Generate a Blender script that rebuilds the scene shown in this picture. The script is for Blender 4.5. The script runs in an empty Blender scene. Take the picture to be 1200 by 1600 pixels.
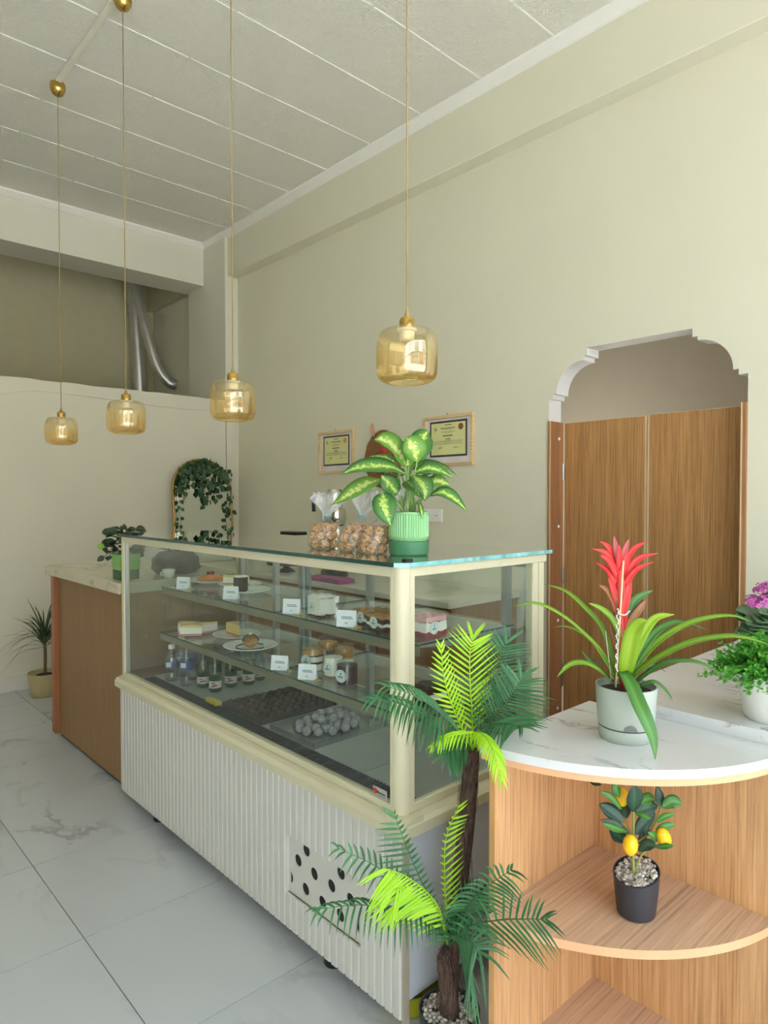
import bpy, bmesh, math, random
from mathutils import Vector, Matrix, Quaternion, noise

scene = bpy.context.scene
col = scene.collection
R = random.Random(7)

# ------------------------------------------------------------------ camera
F_PX, YAW, PITCH, CAM_H = 1043.0, math.radians(42.58), math.radians(-1.277), 1.49
cam_d = bpy.data.cameras.new('camera')
cam_d.sensor_fit = 'VERTICAL'; cam_d.sensor_height = 32.0
cam_d.lens = F_PX / 1600.0 * 32.0
cam_d.clip_start = 0.02; cam_d.clip_end = 200
cam = bpy.data.objects.new('camera', cam_d); col.objects.link(cam)
cam.location = (0, 0, CAM_H)
cam.rotation_euler = (math.pi / 2 + PITCH, 0, -YAW)
scene.camera = cam

# ------------------------------------------------------------------ sky, daylight through the shop window
world = bpy.data.worlds.new('world'); scene.world = world; world.use_nodes = True
bg = world.node_tree.nodes['Background']
bg.inputs[0].default_value = (0.78, 0.90, 1.0, 1); bg.inputs[1].default_value = 4.5
def window_portal(loc, rot, sx, sy):
    d = bpy.data.lights.new('window_portal', 'AREA'); d.shape = 'RECTANGLE'; d.size = sx; d.size_y = sy
    d.cycles.is_portal = True
    o = bpy.data.objects.new('window_portal', d); col.objects.link(o); o.location = loc; o.rotation_euler = rot
window_portal((0.35, -1.42, 1.72), (math.radians(-90), 0, math.pi), 5.3, 3.24)
sun_d = bpy.data.lights.new('sun', 'SUN'); sun_d.energy = 30; sun_d.angle = math.radians(.6); sun_d.color = (1, .97, .93)
sun = bpy.data.objects.new('sun', sun_d); col.objects.link(sun)      # high, almost along the shop front: lights the street
sun.rotation_euler = Vector((-.62, .12, -.78)).to_track_quat('-Z', 'Y').to_euler()
vs = scene.view_settings
vs.view_transform = 'Standard'; vs.look = 'None'; vs.gamma = 1.0; vs.exposure = 0.03; vs.use_curve_mapping = False
scene.cycles.max_bounces = 16; scene.cycles.diffuse_bounces = 8; scene.cycles.glossy_bounces = 6
scene.cycles.transparent_max_bounces = 32; scene.cycles.transmission_bounces = 8

# ------------------------------------------------------------------ helpers
def link(o): col.objects.link(o); return o
def tag(o, label=None, cat=None, group=None, kind=None):
    if label: o['label'] = label
    if cat: o['category'] = cat
    if group: o['group'] = group
    if kind: o['kind'] = kind
    return o
def empty(name, loc=(0, 0, 0), label=None, cat=None, group=None, rz=0):
    o = bpy.data.objects.new(name, None); o.empty_display_size = .05
    link(o); o.location = loc; o.rotation_euler = (0, 0, rz)
    return tag(o, label, cat, group)
def wloc(o):
    v = Vector((0, 0, 0))
    while o: v += o.location; o = o.parent
    return v
def copy_tree(o, parent=None):
    c = o.copy(); col.objects.link(c)
    if parent: c.parent = parent
    for ch in o.children: copy_tree(ch, c)
    return c

def catmull(pts, n):
    P = [Vector(p) for p in pts]
    if len(P) == 2: return [P[0].lerp(P[1], i / n) for i in range(n + 1)]
    Q = [2 * P[0] - P[1]] + P + [2 * P[-1] - P[-2]]
    out = []
    m = len(P) - 1
    for i in range(n + 1):
        t = i / n * m; k = min(int(t), m - 1); t -= k
        a, b, c, d = Q[k:k + 4]
        out.append(.5 * (2 * b + (c - a) * t + (2 * a - 5 * b + 4 * c - d) * t * t + (3 * b - a - 3 * c + d) * t ** 3))
    return out

class MB:
    """collects shapes in world coordinates and links them as one mesh object"""
    def __init__(s): s.v = []; s.f = []; s.m = []; s.uv = {}
    def add(s, vs, fs, mi=0, uv=None):
        b = len(s.v); s.v += [tuple(x) for x in vs]
        for f in fs: s.f.append([b + i for i in f]); s.m.append(mi)
        if uv:
            for i, u in enumerate(uv): s.uv[b + i] = u
        return s
    def box(s, a, b, mi=0):
        x0, y0, z0 = [min(p, q) for p, q in zip(a, b)]; x1, y1, z1 = [max(p, q) for p, q in zip(a, b)]
        return s.add([(x0, y0, z0), (x1, y0, z0), (x1, y1, z0), (x0, y1, z0), (x0, y0, z1), (x1, y0, z1), (x1, y1, z1), (x0, y1, z1)],
                     [(0, 3, 2, 1), (4, 5, 6, 7), (0, 1, 5, 4), (1, 2, 6, 5), (2, 3, 7, 6), (3, 0, 4, 7)], mi)
    def obox(s, c, ax, ay, az, mi=0):
        c, ax, ay, az = Vector(c), Vector(ax), Vector(ay), Vector(az)
        V = [c + i * ax + j * ay + k * az for k in (-1, 1) for j in (-1, 1) for i in (-1, 1)]
        return s.add(V, [(0, 2, 3, 1), (4, 5, 7, 6), (0, 1, 5, 4), (1, 3, 7, 5), (3, 2, 6, 7), (2, 0, 4, 6)], mi)
    def prism(s, poly, ext, mi=0):
        """poly: list of 3D points (planar); ext: extrusion vector"""
        n = len(poly); P = [Vector(p) for p in poly]; e = Vector(ext)
        return s.add(P + [p + e for p in P], [tuple(range(n))[::-1], tuple(range(n, 2 * n))] + [(i, (i + 1) % n, n + (i + 1) % n, n + i) for i in range(n)], mi)
    def tube(s, pts, rad, seg=10, n=None, cap=True, mi=0):
        P = catmull(pts, n) if n else [Vector(p) for p in pts]
        k = len(P)
        rr = rad if callable(rad) else ((lambda t: rad) if not isinstance(rad, (list, tuple)) else (lambda t: rad[min(int(t * (len(rad) - 1)), len(rad) - 2)] * (1 - (t * (len(rad) - 1) - min(int(t * (len(rad) - 1)), len(rad) - 2))) + rad[min(int(t * (len(rad) - 1)), len(rad) - 2) + 1] * (t * (len(rad) - 1) - min(int(t * (len(rad) - 1)), len(rad) - 2))))
        V = []; prev = None
        for i, p in enumerate(P):
            t = (P[min(i + 1, k - 1)] - P[max(i - 1, 0)]).normalized()
            if prev is None:
                prev = t.orthogonal().normalized()
            prev = (prev - prev.dot(t) * t)
            prev = prev.normalized() if prev.length > 1e-6 else t.orthogonal().normalized()
            b = t.cross(prev); r = rr(i / max(k - 1, 1))
            V += [p + r * (math.cos(2 * math.pi * j / seg) * prev + math.sin(2 * math.pi * j / seg) * b) for j in range(seg)]
        Fc = [(i * seg + j, i * seg + (j + 1) % seg, (i + 1) * seg + (j + 1) % seg, (i + 1) * seg + j) for i in range(k - 1) for j in range(seg)]
        if cap: Fc += [tuple(range(seg))[::-1], tuple(range((k - 1) * seg, k * seg))]
        return s.add(V, Fc, mi)
    def lathe(s, prof, c=(0, 0, 0), seg=32, mi=0, sx=1, sy=1, rib=None, closed=False):
        """prof: (radius, z) list; rib(angle, r, z) may change the radius"""
        c = Vector(c); V = []; n = len(prof)
        for (r, z) in prof:
            for j in range(seg):
                a = 2 * math.pi * j / seg; q = rib(a, r, z) if rib else r
                V.append(c + Vector((q * math.cos(a) * sx, q * math.sin(a) * sy, z)))
        Fc = [(i * seg + j, i * seg + (j + 1) % seg, (i + 1) * seg + (j + 1) % seg, (i + 1) * seg + j) for i in range(n - 1) for j in range(seg)]
        if closed: Fc += [((n - 1) * seg + j, (n - 1) * seg + (j + 1) % seg, (j + 1) % seg, j) for j in range(seg)]
        else:
            if prof[0][0] > 1e-5: Fc.append(tuple(range(seg))[::-1])
            if prof[-1][0] > 1e-5: Fc.append(tuple(range((n - 1) * seg, n * seg)))
        return s.add(V, Fc, mi)
    def ball(s, c, r, seg=10, rings=6, sc=(1, 1, 1), jit=0, mi=0, rnd=None):
        V = []; c = Vector(c); q = rnd or R
        for i in range(rings + 1):
            th = math.pi * i / rings
            for j in range(seg):
                a = 2 * math.pi * j / seg; k = r * (1 + (q.uniform(-jit, jit) if 0 < i < rings else 0))
                V.append(c + Vector((k * sc[0] * math.sin(th) * math.cos(a), k * sc[1] * math.sin(th) * math.sin(a), k * sc[2] * math.cos(th))))
        Fc = [(i * seg + j, (i + 1) * seg + j, (i + 1) * seg + (j + 1) % seg, i * seg + (j + 1) % seg) for i in range(rings) for j in range(seg)]
        return s.add(V, Fc, mi)
    def blade(s, pts, wid, hint, n=10, fold=.15, prof=None, mi=0, thick=0.0):
        """a leaf along a curved midrib: wid full width, prof(t) relative width, hint: the way its face looks"""
        P = catmull(pts, n); V = []; U = []; h = Vector(hint)
        prof = prof or (lambda t: max(0.02, math.sin(math.pi * min(1, t * .92 + .06)) ** .8))
        for i, p in enumerate(P):
            t = (P[min(i + 1, n)] - P[max(i - 1, 0)]).normalized()
            sd = t.cross(h)
            sd = sd.normalized() if sd.length > 1e-4 else t.orthogonal().normalized()
            nn = sd.cross(t).normalized(); w = .5 * wid * prof(i / n)
            V += [p - sd * w + nn * abs(w) * fold, p - sd * w * .5 + nn * abs(w) * fold * .45, p, p + sd * w * .5 + nn * abs(w) * fold * .45, p + sd * w + nn * abs(w) * fold]
            U += [(a, i / n) for a in (0, .25, .5, .75, 1)]
        Fc = [(i * 5 + j, i * 5 + j + 1, (i + 1) * 5 + j + 1, (i + 1) * 5 + j) for i in range(n) for j in range(4)]
        return s.add(V, Fc, mi, U)
    def build(s, name, mat, parent=None, smooth=False, bevel=0, solid=0, auto=None, kind=None, loc=None, seg=1):
        """mat: a material or a list; vertices are in world space, moved into the parent's space"""
        off = Vector(loc) if loc is not None else Vector((0, 0, 0))
        base = (wloc(parent) if parent else Vector((0, 0, 0))) + off
        me = bpy.data.meshes.new(name)
        me.from_pydata([tuple(Vector(v) - base) for v in s.v], [], s.f)
        for m in (mat if isinstance(mat, (list, tuple)) else [mat]): me.materials.append(m)
        me.polygons.foreach_set('material_index', s.m)
        if s.uv:
            ul = me.uv_layers.new(name='uv')
            for lp in me.loops: ul.data[lp.index].uv = s.uv.get(lp.vertex_index, (0, 0))
        if smooth: me.polygons.foreach_set('use_smooth', [True] * len(me.polygons))
        me.update()
        o = bpy.data.objects.new(name, me); link(o); o.location = off
        if parent: o.parent = parent
        if smooth and auto:
            mm = o.modifiers.new('edges', 'EDGE_SPLIT'); mm.split_angle = math.radians(auto); mm.use_edge_sharp = False
        if solid:
            mm = o.modifiers.new('solid', 'SOLIDIFY'); mm.thickness = solid; mm.offset = 0
        if bevel:
            mm = o.modifiers.new('bevel', 'BEVEL'); mm.width = bevel; mm.segments = seg; mm.limit_method = 'ANGLE'; mm.angle_limit = math.radians(40)
        if kind: o['kind'] = kind
        return o
def mesh_copy(src, name, parent, loc, rot=None, scale=None):
    o = bpy.data.objects.new(name, src.data); link(o); o.parent = parent; o.location = Vector(loc) - (wloc(parent) if parent else Vector((0, 0, 0)))
    if rot is not None: o.rotation_euler = rot
    if scale is not None: o.scale = scale
    for m in src.modifiers:
        if m.type == 'BEVEL':
            k = o.modifiers.new('bevel', 'BEVEL'); k.width = m.width; k.segments = m.segments; k.limit_method = 'ANGLE'; k.angle_limit = m.angle_limit
    return o

# a viewing-ray ruler: the point at picture position (x, y) of the 1200x1600 survey photo, d metres deep
_fw = Vector((math.sin(YAW) * math.cos(PITCH), math.cos(YAW) * math.cos(PITCH), math.sin(PITCH)))
_rt = Vector((math.cos(YAW), -math.sin(YAW), 0)); _up = _rt.cross(_fw)
def vp(x, y, d): return Vector((0, 0, CAM_H)) + d * (_fw + _rt * ((x - 600) / F_PX) + _up * ((800 - y) / F_PX))

# ------------------------------------------------------------------ materials
MATS = {}
def srgb(r, g, b):
    f = lambda c: (c / 255) / 12.92 if c / 255 <= .04045 else ((c / 255 + .055) / 1.055) ** 2.4
    return (f(r), f(g), f(b), 1)
class NT:
    def __init__(s, name):
        s.m = bpy.data.materials.new(name); s.m.use_nodes = True; s.t = s.m.node_tree; s.b = s.t.nodes['Principled BSDF']; s.o = s.t.nodes['Material Output']
    def n(s, kind, **kw):
        nd = s.t.nodes.new(kind)
        for k, v in kw.items():
            if k in nd.inputs.keys(): nd.inputs[k].default_value = v
            else: setattr(nd, k, v)
        return nd
    def l(s, a, b): s.t.links.new(a, b)
    def coord(s, kind='Object', scale=(1, 1, 1), rnd=0, rot=(0, 0, 0)):
        tc = s.n('ShaderNodeTexCoord'); mp = s.n('ShaderNodeMapping'); mp.inputs['Scale'].default_value = scale; mp.inputs['Rotation'].default_value = rot
        s.l(tc.outputs[kind], mp.inputs['Vector'])
        if rnd:
            oi = s.n('ShaderNodeObjectInfo'); ml = s.n('ShaderNodeMath', operation='MULTIPLY'); ml.inputs[1].default_value = rnd
            s.l(oi.outputs['Random'], ml.inputs[0]); s.l(ml.outputs[0], mp.inputs['Location'])
        return mp.outputs[0]
    def ramp(s, src, stops, interp='LINEAR'):
        r = s.n('ShaderNodeValToRGB'); e = r.color_ramp.elements; r.color_ramp.interpolation = interp
        while len(e) < len(stops): e.new(.5)
        for i, (p, c) in enumerate(stops): e[i].position = p; e[i].color = c
        s.l(src, r.inputs[0]); return r.outputs[0]
    def bump(s, src, strength=.2, dist=.002):
        b = s.n('ShaderNodeBump'); b.inputs['Strength'].default_value = strength; b.inputs['Distance'].default_value = dist
        s.l(src, b.inputs['Height']); s.l(b.outputs[0], s.b.inputs['Normal'])
    def mix(s, fac, a, b):
        m = s.n('ShaderNodeMix', data_type='RGBA')
        for i, x in ((0, fac), (6, a), (7, b)):
            if hasattr(x, 'links'): s.l(x, m.inputs[i])
            else: m.inputs[i].default_value = x
        return m.outputs[2]
def plain(name, rgb, rough=.5, metal=0, vary=.06, scale=8, bump=0, bscale=60, spec=.5, coat=0, rnd=0):
    """painted or moulded stuff: one colour with a faint mottling"""
    if name in MATS: return MATS[name]
    k = NT(name); c = srgb(*rgb)
    v = k.coord('Object', rnd=rnd); nz = k.n('ShaderNodeTexNoise', Scale=float(scale), Detail=3.0); k.l(v, nz.inputs['Vector'])
    d = tuple(max(0, x * (1 - vary)) for x in c[:3]) + (1,); e = tuple(min(1, x * (1 + vary)) for x in c[:3]) + (1,)
    k.l(k.ramp(nz.outputs[0], [(.3, d), (.7, e)]), k.b.inputs['Base Color'])
    k.b.inputs['Roughness'].default_value = rough; k.b.inputs['Metallic'].default_value = metal; k.b.inputs['Specular IOR Level'].default_value = spec
    if coat: k.b.inputs['Coat Weight'].default_value = coat; k.b.inputs['Coat Roughness'].default_value = .08
    if bump:
        n2 = k.n('ShaderNodeTexNoise', Scale=float(bscale), Detail=4.0); k.l(v, n2.inputs['Vector']); k.bump(n2.outputs[0], bump)
    MATS[name] = k.m; return k.m
def marble(name, base, vein, scale=1.0, rnd=0, rough=.15, amount=.5, coat=0):
    k = NT(name); v = k.coord('Object', scale=(scale, scale * .55, scale), rnd=rnd, rot=(0, 0, .7))
    w = k.n('ShaderNodeTexNoise', Scale=1.6, Detail=6.0, Roughness=.6); k.l(v, w.inputs['Vector'])
    ad = k.n('ShaderNodeVectorMath', operation='MULTIPLY_ADD'); k.l(w.outputs[1], ad.inputs[0]); ad.inputs[1].default_value = (.7, .7, .7); k.l(v, ad.inputs[2])
    n1 = k.n('ShaderNodeTexNoise', Scale=1.1, Detail=5.0, Roughness=.55); k.l(ad.outputs[0], n1.inputs['Vector'])
    line = k.ramp(n1.outputs[0], [(.478, (0, 0, 0, 1)), (.498, (1, 1, 1, 1)), (.505, (1, 1, 1, 1)), (.53, (0, 0, 0, 1))])
    n2 = k.n('ShaderNodeTexNoise', Scale=2.2, Detail=2.0); k.l(v, n2.inputs['Vector'])
    msk = k.ramp(n2.outputs[0], [(.48, (0, 0, 0, 1)), (.68, (amount, amount, amount, 1))])
    mm = k.n('ShaderNodeMath', operation='MULTIPLY'); k.l(line, mm.inputs[0]); k.l(msk, mm.inputs[1])
    n3 = k.n('ShaderNodeTexNoise', Scale=1.3, Detail=4.0); k.l(ad.outputs[0], n3.inputs['Vector'])
    soft = k.ramp(n3.outputs[0], [(.35, srgb(*base)), (.75, srgb(*[c * .965 for c in base]))])
    k.l(k.mix(mm.outputs[0], soft, srgb(*vein)), k.b.inputs['Base Color'])
    k.b.inputs['Roughness'].default_value = rough
    MATS[name] = k.m; return k.m
def wood(name, dark, light, axis='Z', scale=1.0, rough=.45, rnd=0, contrast=1.0):
    """straight fine grain running along an axis"""
    k = NT(name); sc = {'Z': (60, 60, 1.2), 'X': (1.2, 60, 60), 'Y': (60, 1.2, 60)}[axis]
    v = k.coord('Object', scale=tuple(x * scale for x in sc), rnd=rnd)
    n1 = k.n('ShaderNodeTexNoise', Scale=2.6, Detail=4.0, Roughness=.7); k.l(v, n1.inputs['Vector'])
    sc2 = {'Z': (9, 9, .35), 'X': (.35, 9, 9), 'Y': (9, .35, 9)}[axis]
    v2 = k.coord('Object', scale=tuple(x * scale for x in sc2), rnd=rnd)
    n2 = k.n('ShaderNodeTexNoise', Scale=2.0, Detail=3.0); k.l(v2, n2.inputs['Vector'])
    fine = k.ramp(n1.outputs[0], [(.33, srgb(*[c * .72 for c in dark])), (.45, srgb(*dark)), (.62, srgb(*light))])
    mid = tuple((a + b) / 2 for a, b in zip(dark, light))
    tone = k.ramp(n2.outputs[0], [(.35, srgb(*dark)), (.65, srgb(*light))])
    k.l(k.mix(.38, fine, tone), k.b.inputs['Base Color'])
    k.b.inputs['Roughness'].default_value = rough
    k.bump(n1.outputs[0], .08, .001)
    MATS[name] = k.m; return k.m
def thin_glass(name, tint=(1, 1, 1), refl=1.0, base_refl=0.0, rough=.0, edge=None, bump=0, bscale=20, ior=1.5, haze=0):
    """a thin sheet: lets light straight through with a tint and mirrors by Fresnel"""
    k = NT(name); k.t.nodes.remove(k.b)
    tr = k.n('ShaderNodeBsdfTransparent'); tr.inputs[0].default_value = (*tint, 1)
    gl = k.n('ShaderNodeBsdfGlossy'); gl.inputs['Roughness'].default_value = rough; gl.inputs[0].default_value = (1, 1, 1, 1)
    fr = k.n('ShaderNodeLayerWeight'); fr.inputs[0].default_value = .5      # Schlick: the same for both faces of the sheet
    pw = k.n('ShaderNodeMath', operation='POWER'); pw.inputs[1].default_value = 5.0; k.l(fr.outputs['Facing'], pw.inputs[0])
    ml = k.n('ShaderNodeMath', operation='MULTIPLY_ADD', use_clamp=True); ml.inputs[1].default_value = .96 * refl; ml.inputs[2].default_value = base_refl + .04 * refl
    k.l(pw.outputs[0], ml.inputs[0])
    mx = k.n('ShaderNodeMixShader'); k.l(ml.outputs[0], mx.inputs[0]); k.l(tr.outputs[0], mx.inputs[1]); k.l(gl.outputs[0], mx.inputs[2])
    out = mx.outputs[0]
    if haze:
        df_ = k.n('ShaderNodeBsdfDiffuse'); df_.inputs[0].default_value = (.9, .92, .94, 1); m2 = k.n('ShaderNodeMixShader'); m2.inputs[0].default_value = haze
        k.l(out, m2.inputs[1]); k.l(df_.outputs[0], m2.inputs[2]); out = m2.outputs[0]
    k.l(out, k.o.inputs[0])
    if bump:
        nz = k.n('ShaderNodeTexNoise', Scale=float(bscale), Detail=3.0); k.l(k.coord('Object'), nz.inputs['Vector'])
        b = k.n('ShaderNodeBump'); b.inputs['Strength'].default_value = bump; b.inputs['Distance'].default_value = .01
        k.l(nz.outputs[0], b.inputs['Height']); k.l(b.outputs[0], gl.inputs['Normal']); k.l(b.outputs[0], fr.inputs['Normal'])
    MATS[name] = k.m; return k.m
def leaf_mat(name, edge, mid, rough=.4, vari=None, trans=.25, rnd=.35):
    """leaf: midrib tone to edge tone over its width, optional pale splashes, a little light passing through"""
    k = NT(name); uv = k.n('ShaderNodeUVMap'); sp = k.n('ShaderNodeSeparateXYZ'); k.l(uv.outputs[0], sp.inputs[0])
    a = k.n('ShaderNodeMath', operation='SUBTRACT'); k.l(sp.outputs[0], a.inputs[0]); a.inputs[1].default_value = .5
    ab = k.n('ShaderNodeMath', operation='ABSOLUTE'); k.l(a.outputs[0], ab.inputs[0])
    c = k.ramp(ab.outputs[0], [(0, srgb(*mid)), (.06, srgb(*mid)), (.12, srgb(*[(x + y) / 2 for x, y in zip(edge, mid)])), (.5, srgb(*edge))])
    if vari:
        v = k.coord('Object', scale=(1, 1, 1), rnd=9)
        nz = k.n('ShaderNodeTexNoise', Scale=95.0, Detail=3.0, Roughness=.6); k.l(v, nz.inputs['Vector'])
        nm = k.n('ShaderNodeMath', operation='SUBTRACT'); k.l(nz.outputs[0], nm.inputs[0]); k.l(ab.outputs[0], nm.inputs[1])
        f = k.ramp(nm.outputs[0], [(.36, (0, 0, 0, 1)), (.46, (1, 1, 1, 1))])
        c = k.mix(f, c, srgb(*vari))
    if rnd:
        oi = k.n('ShaderNodeObjectInfo'); hs = k.n('ShaderNodeHueSaturation')
        mr = k.n('ShaderNodeMapRange'); mr.inputs[3].default_value = 1 - rnd; mr.inputs[4].default_value = 1 + rnd
        k.l(oi.outputs['Random'], mr.inputs[0]); k.l(mr.outputs[0], hs.inputs['Value']); k.l(c, hs.inputs['Color']); c = hs.outputs[0]
    k.l(c, k.b.inputs['Base Color']); k.b.inputs['Roughness'].default_value = rough
    if trans:
        tl = k.n('ShaderNodeBsdfTranslucent'); k.l(c, tl.inputs[0]); mx = k.n('ShaderNodeMixShader'); mx.inputs[0].default_value = trans
        k.l(k.b.outputs[0], mx.inputs[1]); k.l(tl.outputs[0], mx.inputs[2]); k.l(mx.outputs[0], k.o.inputs[0])
    MATS[name] = k.m; return k.m

M_wall = plain('wall_paint', (220, 217, 197), .9, vary=.015, scale=2, bump=.15, bscale=90)
M_wall2 = plain('wall_paint_white', (220, 217, 202), .9, vary=.015, scale=2, bump=.1, bscale=90)
M_reveal = plain('reveal_white', (232, 230, 226), .8, vary=.01)
M_white = plain('white_paint', (238, 236, 230), .6, vary=.01)
M_left = plain('left_paint', (216, 213, 194), .9, vary=.03)
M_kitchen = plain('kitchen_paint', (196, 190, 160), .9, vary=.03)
M_taupe = plain('taupe_paint', (178, 173, 160), .9, vary=.02)
M_grout = plain('grout', (120, 122, 124), .9)
M_tile = marble('floor_porcelain', (196, 200, 204), (150, 152, 154), 1.5, rnd=37, rough=.22, amount=.7)
M_marble = marble('counter_marble', (214, 215, 217), (112, 98, 88), 4.5, rough=.12, amount=.95)
M_marble_o = marble('counter_marble_aged', (200, 192, 170), (112, 100, 84), 4.0, rough=.2, amount=.8)
M_ceil_back = plain('ceiling_backing', (236, 234, 226), .9)
M_joint = plain('ceiling_joint', (250, 248, 242), .7)
M_cream = plain('cream_lacquer', (206, 200, 172), .35, vary=.015)
M_flute = plain('white_laminate', (203, 202, 196), .45, vary=.01)
M_sidepanel = plain('white_sheet_metal', (204, 210, 220), .4, vary=.01)
M_teak = wood('teak_door', (158, 114, 68), (196, 148, 96), 'Z', 1.0, .4)
M_teak_trim = wood('teak_trim', (154, 106, 70), (180, 128, 86), 'Z', 1.0, .4)
M_oak_v = wood('shelf_veneer_upright', (192, 144, 98), (222, 178, 130), 'Z', 1.0, .45)
M_oak_h = wood('shelf_veneer_flat', (190, 156, 128), (214, 182, 152), 'X', .8, .45)
M_edge = plain('veneer_edge', (226, 172, 130), .45, vary=.03, scale=20)
M_counter_wood = wood('counter_brown', (138, 104, 64), (152, 116, 76), 'Z', 1.0, .5)
M_counter_post = plain('counter_post', (156, 100, 66), .45, vary=.05)
M_steel = plain('steel', (176, 178, 178), .28, metal=1, vary=.03)
M_alu = plain('aluminium', (190, 194, 196), .32, metal=.9, vary=.02)
M_deck = plain('steel_deck', (178, 180, 180), .38, metal=.2, vary=.06, scale=4)
M_black = plain('black_plastic', (26, 27, 30), .4)
M_dark = plain('dark_void', (40, 36, 33), .9)
M_brass = plain('brass', (206, 170, 96), .18, metal=1, vary=.03)
M_cord = plain('cord_gold', (166, 142, 84), .6)
M_plastic_white = plain('white_plastic', (238, 238, 236), .35, vary=.01)
M_ceramic = plain('ceramic', (240, 240, 238), .15, vary=.01)
M_paper = plain('white_card', (232, 236, 242), .7, vary=.01)
M_ink = plain('ink', (62, 62, 66), .8)
M_greyink = plain('grey_ink', (140, 144, 152), .8)
M_glass = thin_glass('case_glass', (.93, .96, .95), .85, 0.0)
M_glass_top = thin_glass('case_top_glass', (.84, .92, .90), 1.3, .05)
M_glass_edge = plain('glass_edge', (22, 72, 66), .1, vary=.2, spec=.8)
M_glass_edge_l = plain('glass_edge_light', (120, 186, 190), .08, vary=.35, scale=30, spec=.9)
M_acrylic = thin_glass('clear_acrylic', (.97, .97, .97), .9, .02)
M_bagfilm = thin_glass('plastic_film', (.97, .97, .97), 1.2, .04, rough=.14, bump=.8, bscale=60, haze=.045)
M_ruffle = thin_glass('crumpled_film', (.95, .95, .96), 1.3, .08, rough=.12, bump=1.0, bscale=70, haze=.20)
M_water = thin_glass('water_bottle', (.86, .89, .92), 1.2, .08, rough=.03, bump=.35, bscale=30)
M_greenglass = thin_glass('green_glass', (.34, .62, .42), 1.0, .05)
M_mirror = plain('mirror', (232, 238, 236), .02, metal=1, vary=0)
M_soil = plain('soil', (44, 36, 32), .95, bump=.8, bscale=80, vary=.3, scale=60)

# ================================================================== THE SETTING
XL, XW, YF, YB, ZC = -2.5, 3.325, -1.42, 5.69, 3.98
def struct(name, mb, mat, parent=None, label=None, **kw):
    o = mb.build(name, mat, parent, **kw)
    if not parent: o['kind'] = 'structure'
    if label: o['label'] = label
    return o

# floor: slab + single porcelain tiles
floor = struct('floor', MB().box((XL, YF, -.12), (5.3, 7.7, -.006)), M_grout, label='white marble-look porcelain tiled floor of the shop')
xs = [.758 + .6 * k for k in range(-6, 8)]; ys = [1.722 + .6 * k for k in range(-6, 11)]
for i in range(len(xs) - 1):
    for j in range(len(ys) - 1):
        x0, x1 = max(xs[i], XL), min(xs[i + 1], 5.2); y0, y1 = max(ys[j], YF), min(ys[j + 1], 7.6)
        if x1 - x0 < .05 or y1 - y0 < .05: continue
        g = .0016
        MB().box((x0 + g, y0 + g, -.006), (x1 - g, y1 - g, 0)).build('tile', M_tile, floor, loc=((x0 + x1) / 2, (y0 + y1) / 2, 0))

# ceiling: slab + embossed polystyrene tiles + raised white joints
k = NT('ceiling_tile')
v = k.coord('Object', scale=(1, 1, 1), rnd=11)
vo = k.n('ShaderNodeTexVoronoi', Scale=38.0, feature='SMOOTH_F1'); nz = k.n('ShaderNodeTexNoise', Scale=42.0, Detail=3.0, Distortion=1.5)
k.l(v, nz.inputs['Vector']); k.l(nz.outputs[1], vo.inputs['Vector'])
nz2 = k.n('ShaderNodeTexNoise', Scale=48.0, Detail=2.5, Distortion=2.5); k.l(v, nz2.inputs['Vector'])
k.b.inputs['Base Color'].default_value = srgb(238, 235, 224); k.b.inputs['Roughness'].default_value = .85
k.bump(nz2.outputs[0], 1.0, .012)
M_ceil = k.m
ceiling = struct('ceiling', MB().box((XL, YF, ZC + .004), (XW + .12, 7.7, ZC + .15)), M_ceil_back, label='white embossed tile ceiling with raised joint strips')
cx = [1.79 + .5 * q for q in range(-9, 4)]; cy = [2.076 + .5 * q for q in range(-7, 10)]
for i in range(len(cx) - 1):
    for j in range(len(cy) - 1):
        x0, x1 = max(cx[i], XL), min(cx[i + 1], 3.25); y0, y1 = max(cy[j], YF), min(cy[j + 1], 6.115)
        if x1 - x0 < .04 or y1 - y0 < .04: continue
        g = .0006
        MB().box((x0 + g, y0 + g, ZC), (x1 - g, y1 - g, ZC + .006)).build('tile', M_ceil, ceiling, loc=((x0 + x1) / 2, (y0 + y1) / 2, ZC))
        if y0 == cy[j]:
            e = R.uniform(-.002, .002)
            MB().box((x0 + .008, y0 - .0045 + e, ZC - .003), (x1 - .008, y0 + .0045 + e, ZC + .002)).build('joint_strip', M_joint, ceiling, loc=((x0 + x1) / 2, y0, ZC))

# right wall with the stepped arch
def arc(cy_, cz, r, a0, a1, n=12): return [(cy_ + r * math.cos(a0 + (a1 - a0) * i / n), cz + r * math.sin(a0 + (a1 - a0) * i / n)) for i in range(n + 1)]
prof = [(2.207, 0), (2.207, 2.054), (2.183, 2.054), (2.183, 2.080)] + arc(1.990, 2.080, .170, 0, math.pi / 2) + \
       [(1.990, 2.272), (1.966, 2.272), (1.966, 2.314), (1.394, 2.314), (1.394, 2.272), (1.369, 2.272), (1.369, 2.252)] + \
       arc(1.369, 2.087, .165, math.pi / 2, math.pi)[1:] + [(1.180, 2.087), (1.180, 2.061), (1.139, 2.061), (1.139, 0)]
outline = [(YF, 0), (YF, ZC + .1), (7.62, ZC + .1), (7.62, 0)] + prof
bm = bmesh.new()
vsl = [bm.verts.new((XW, y, z)) for y, z in outline]; fc = bm.faces.new(vsl)
ex = bmesh.ops.extrude_face_region(bm, geom=[fc]); bmesh.ops.translate(bm, verts=[q for q in ex['geom'] if isinstance(q, bmesh.types.BMVert)], vec=(.125, 0, 0))
bmesh.ops.triangulate(bm, faces=[f for f in bm.faces if len(f.verts) > 4]); bmesh.ops.recalc_face_normals(bm, faces=bm.faces)
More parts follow.
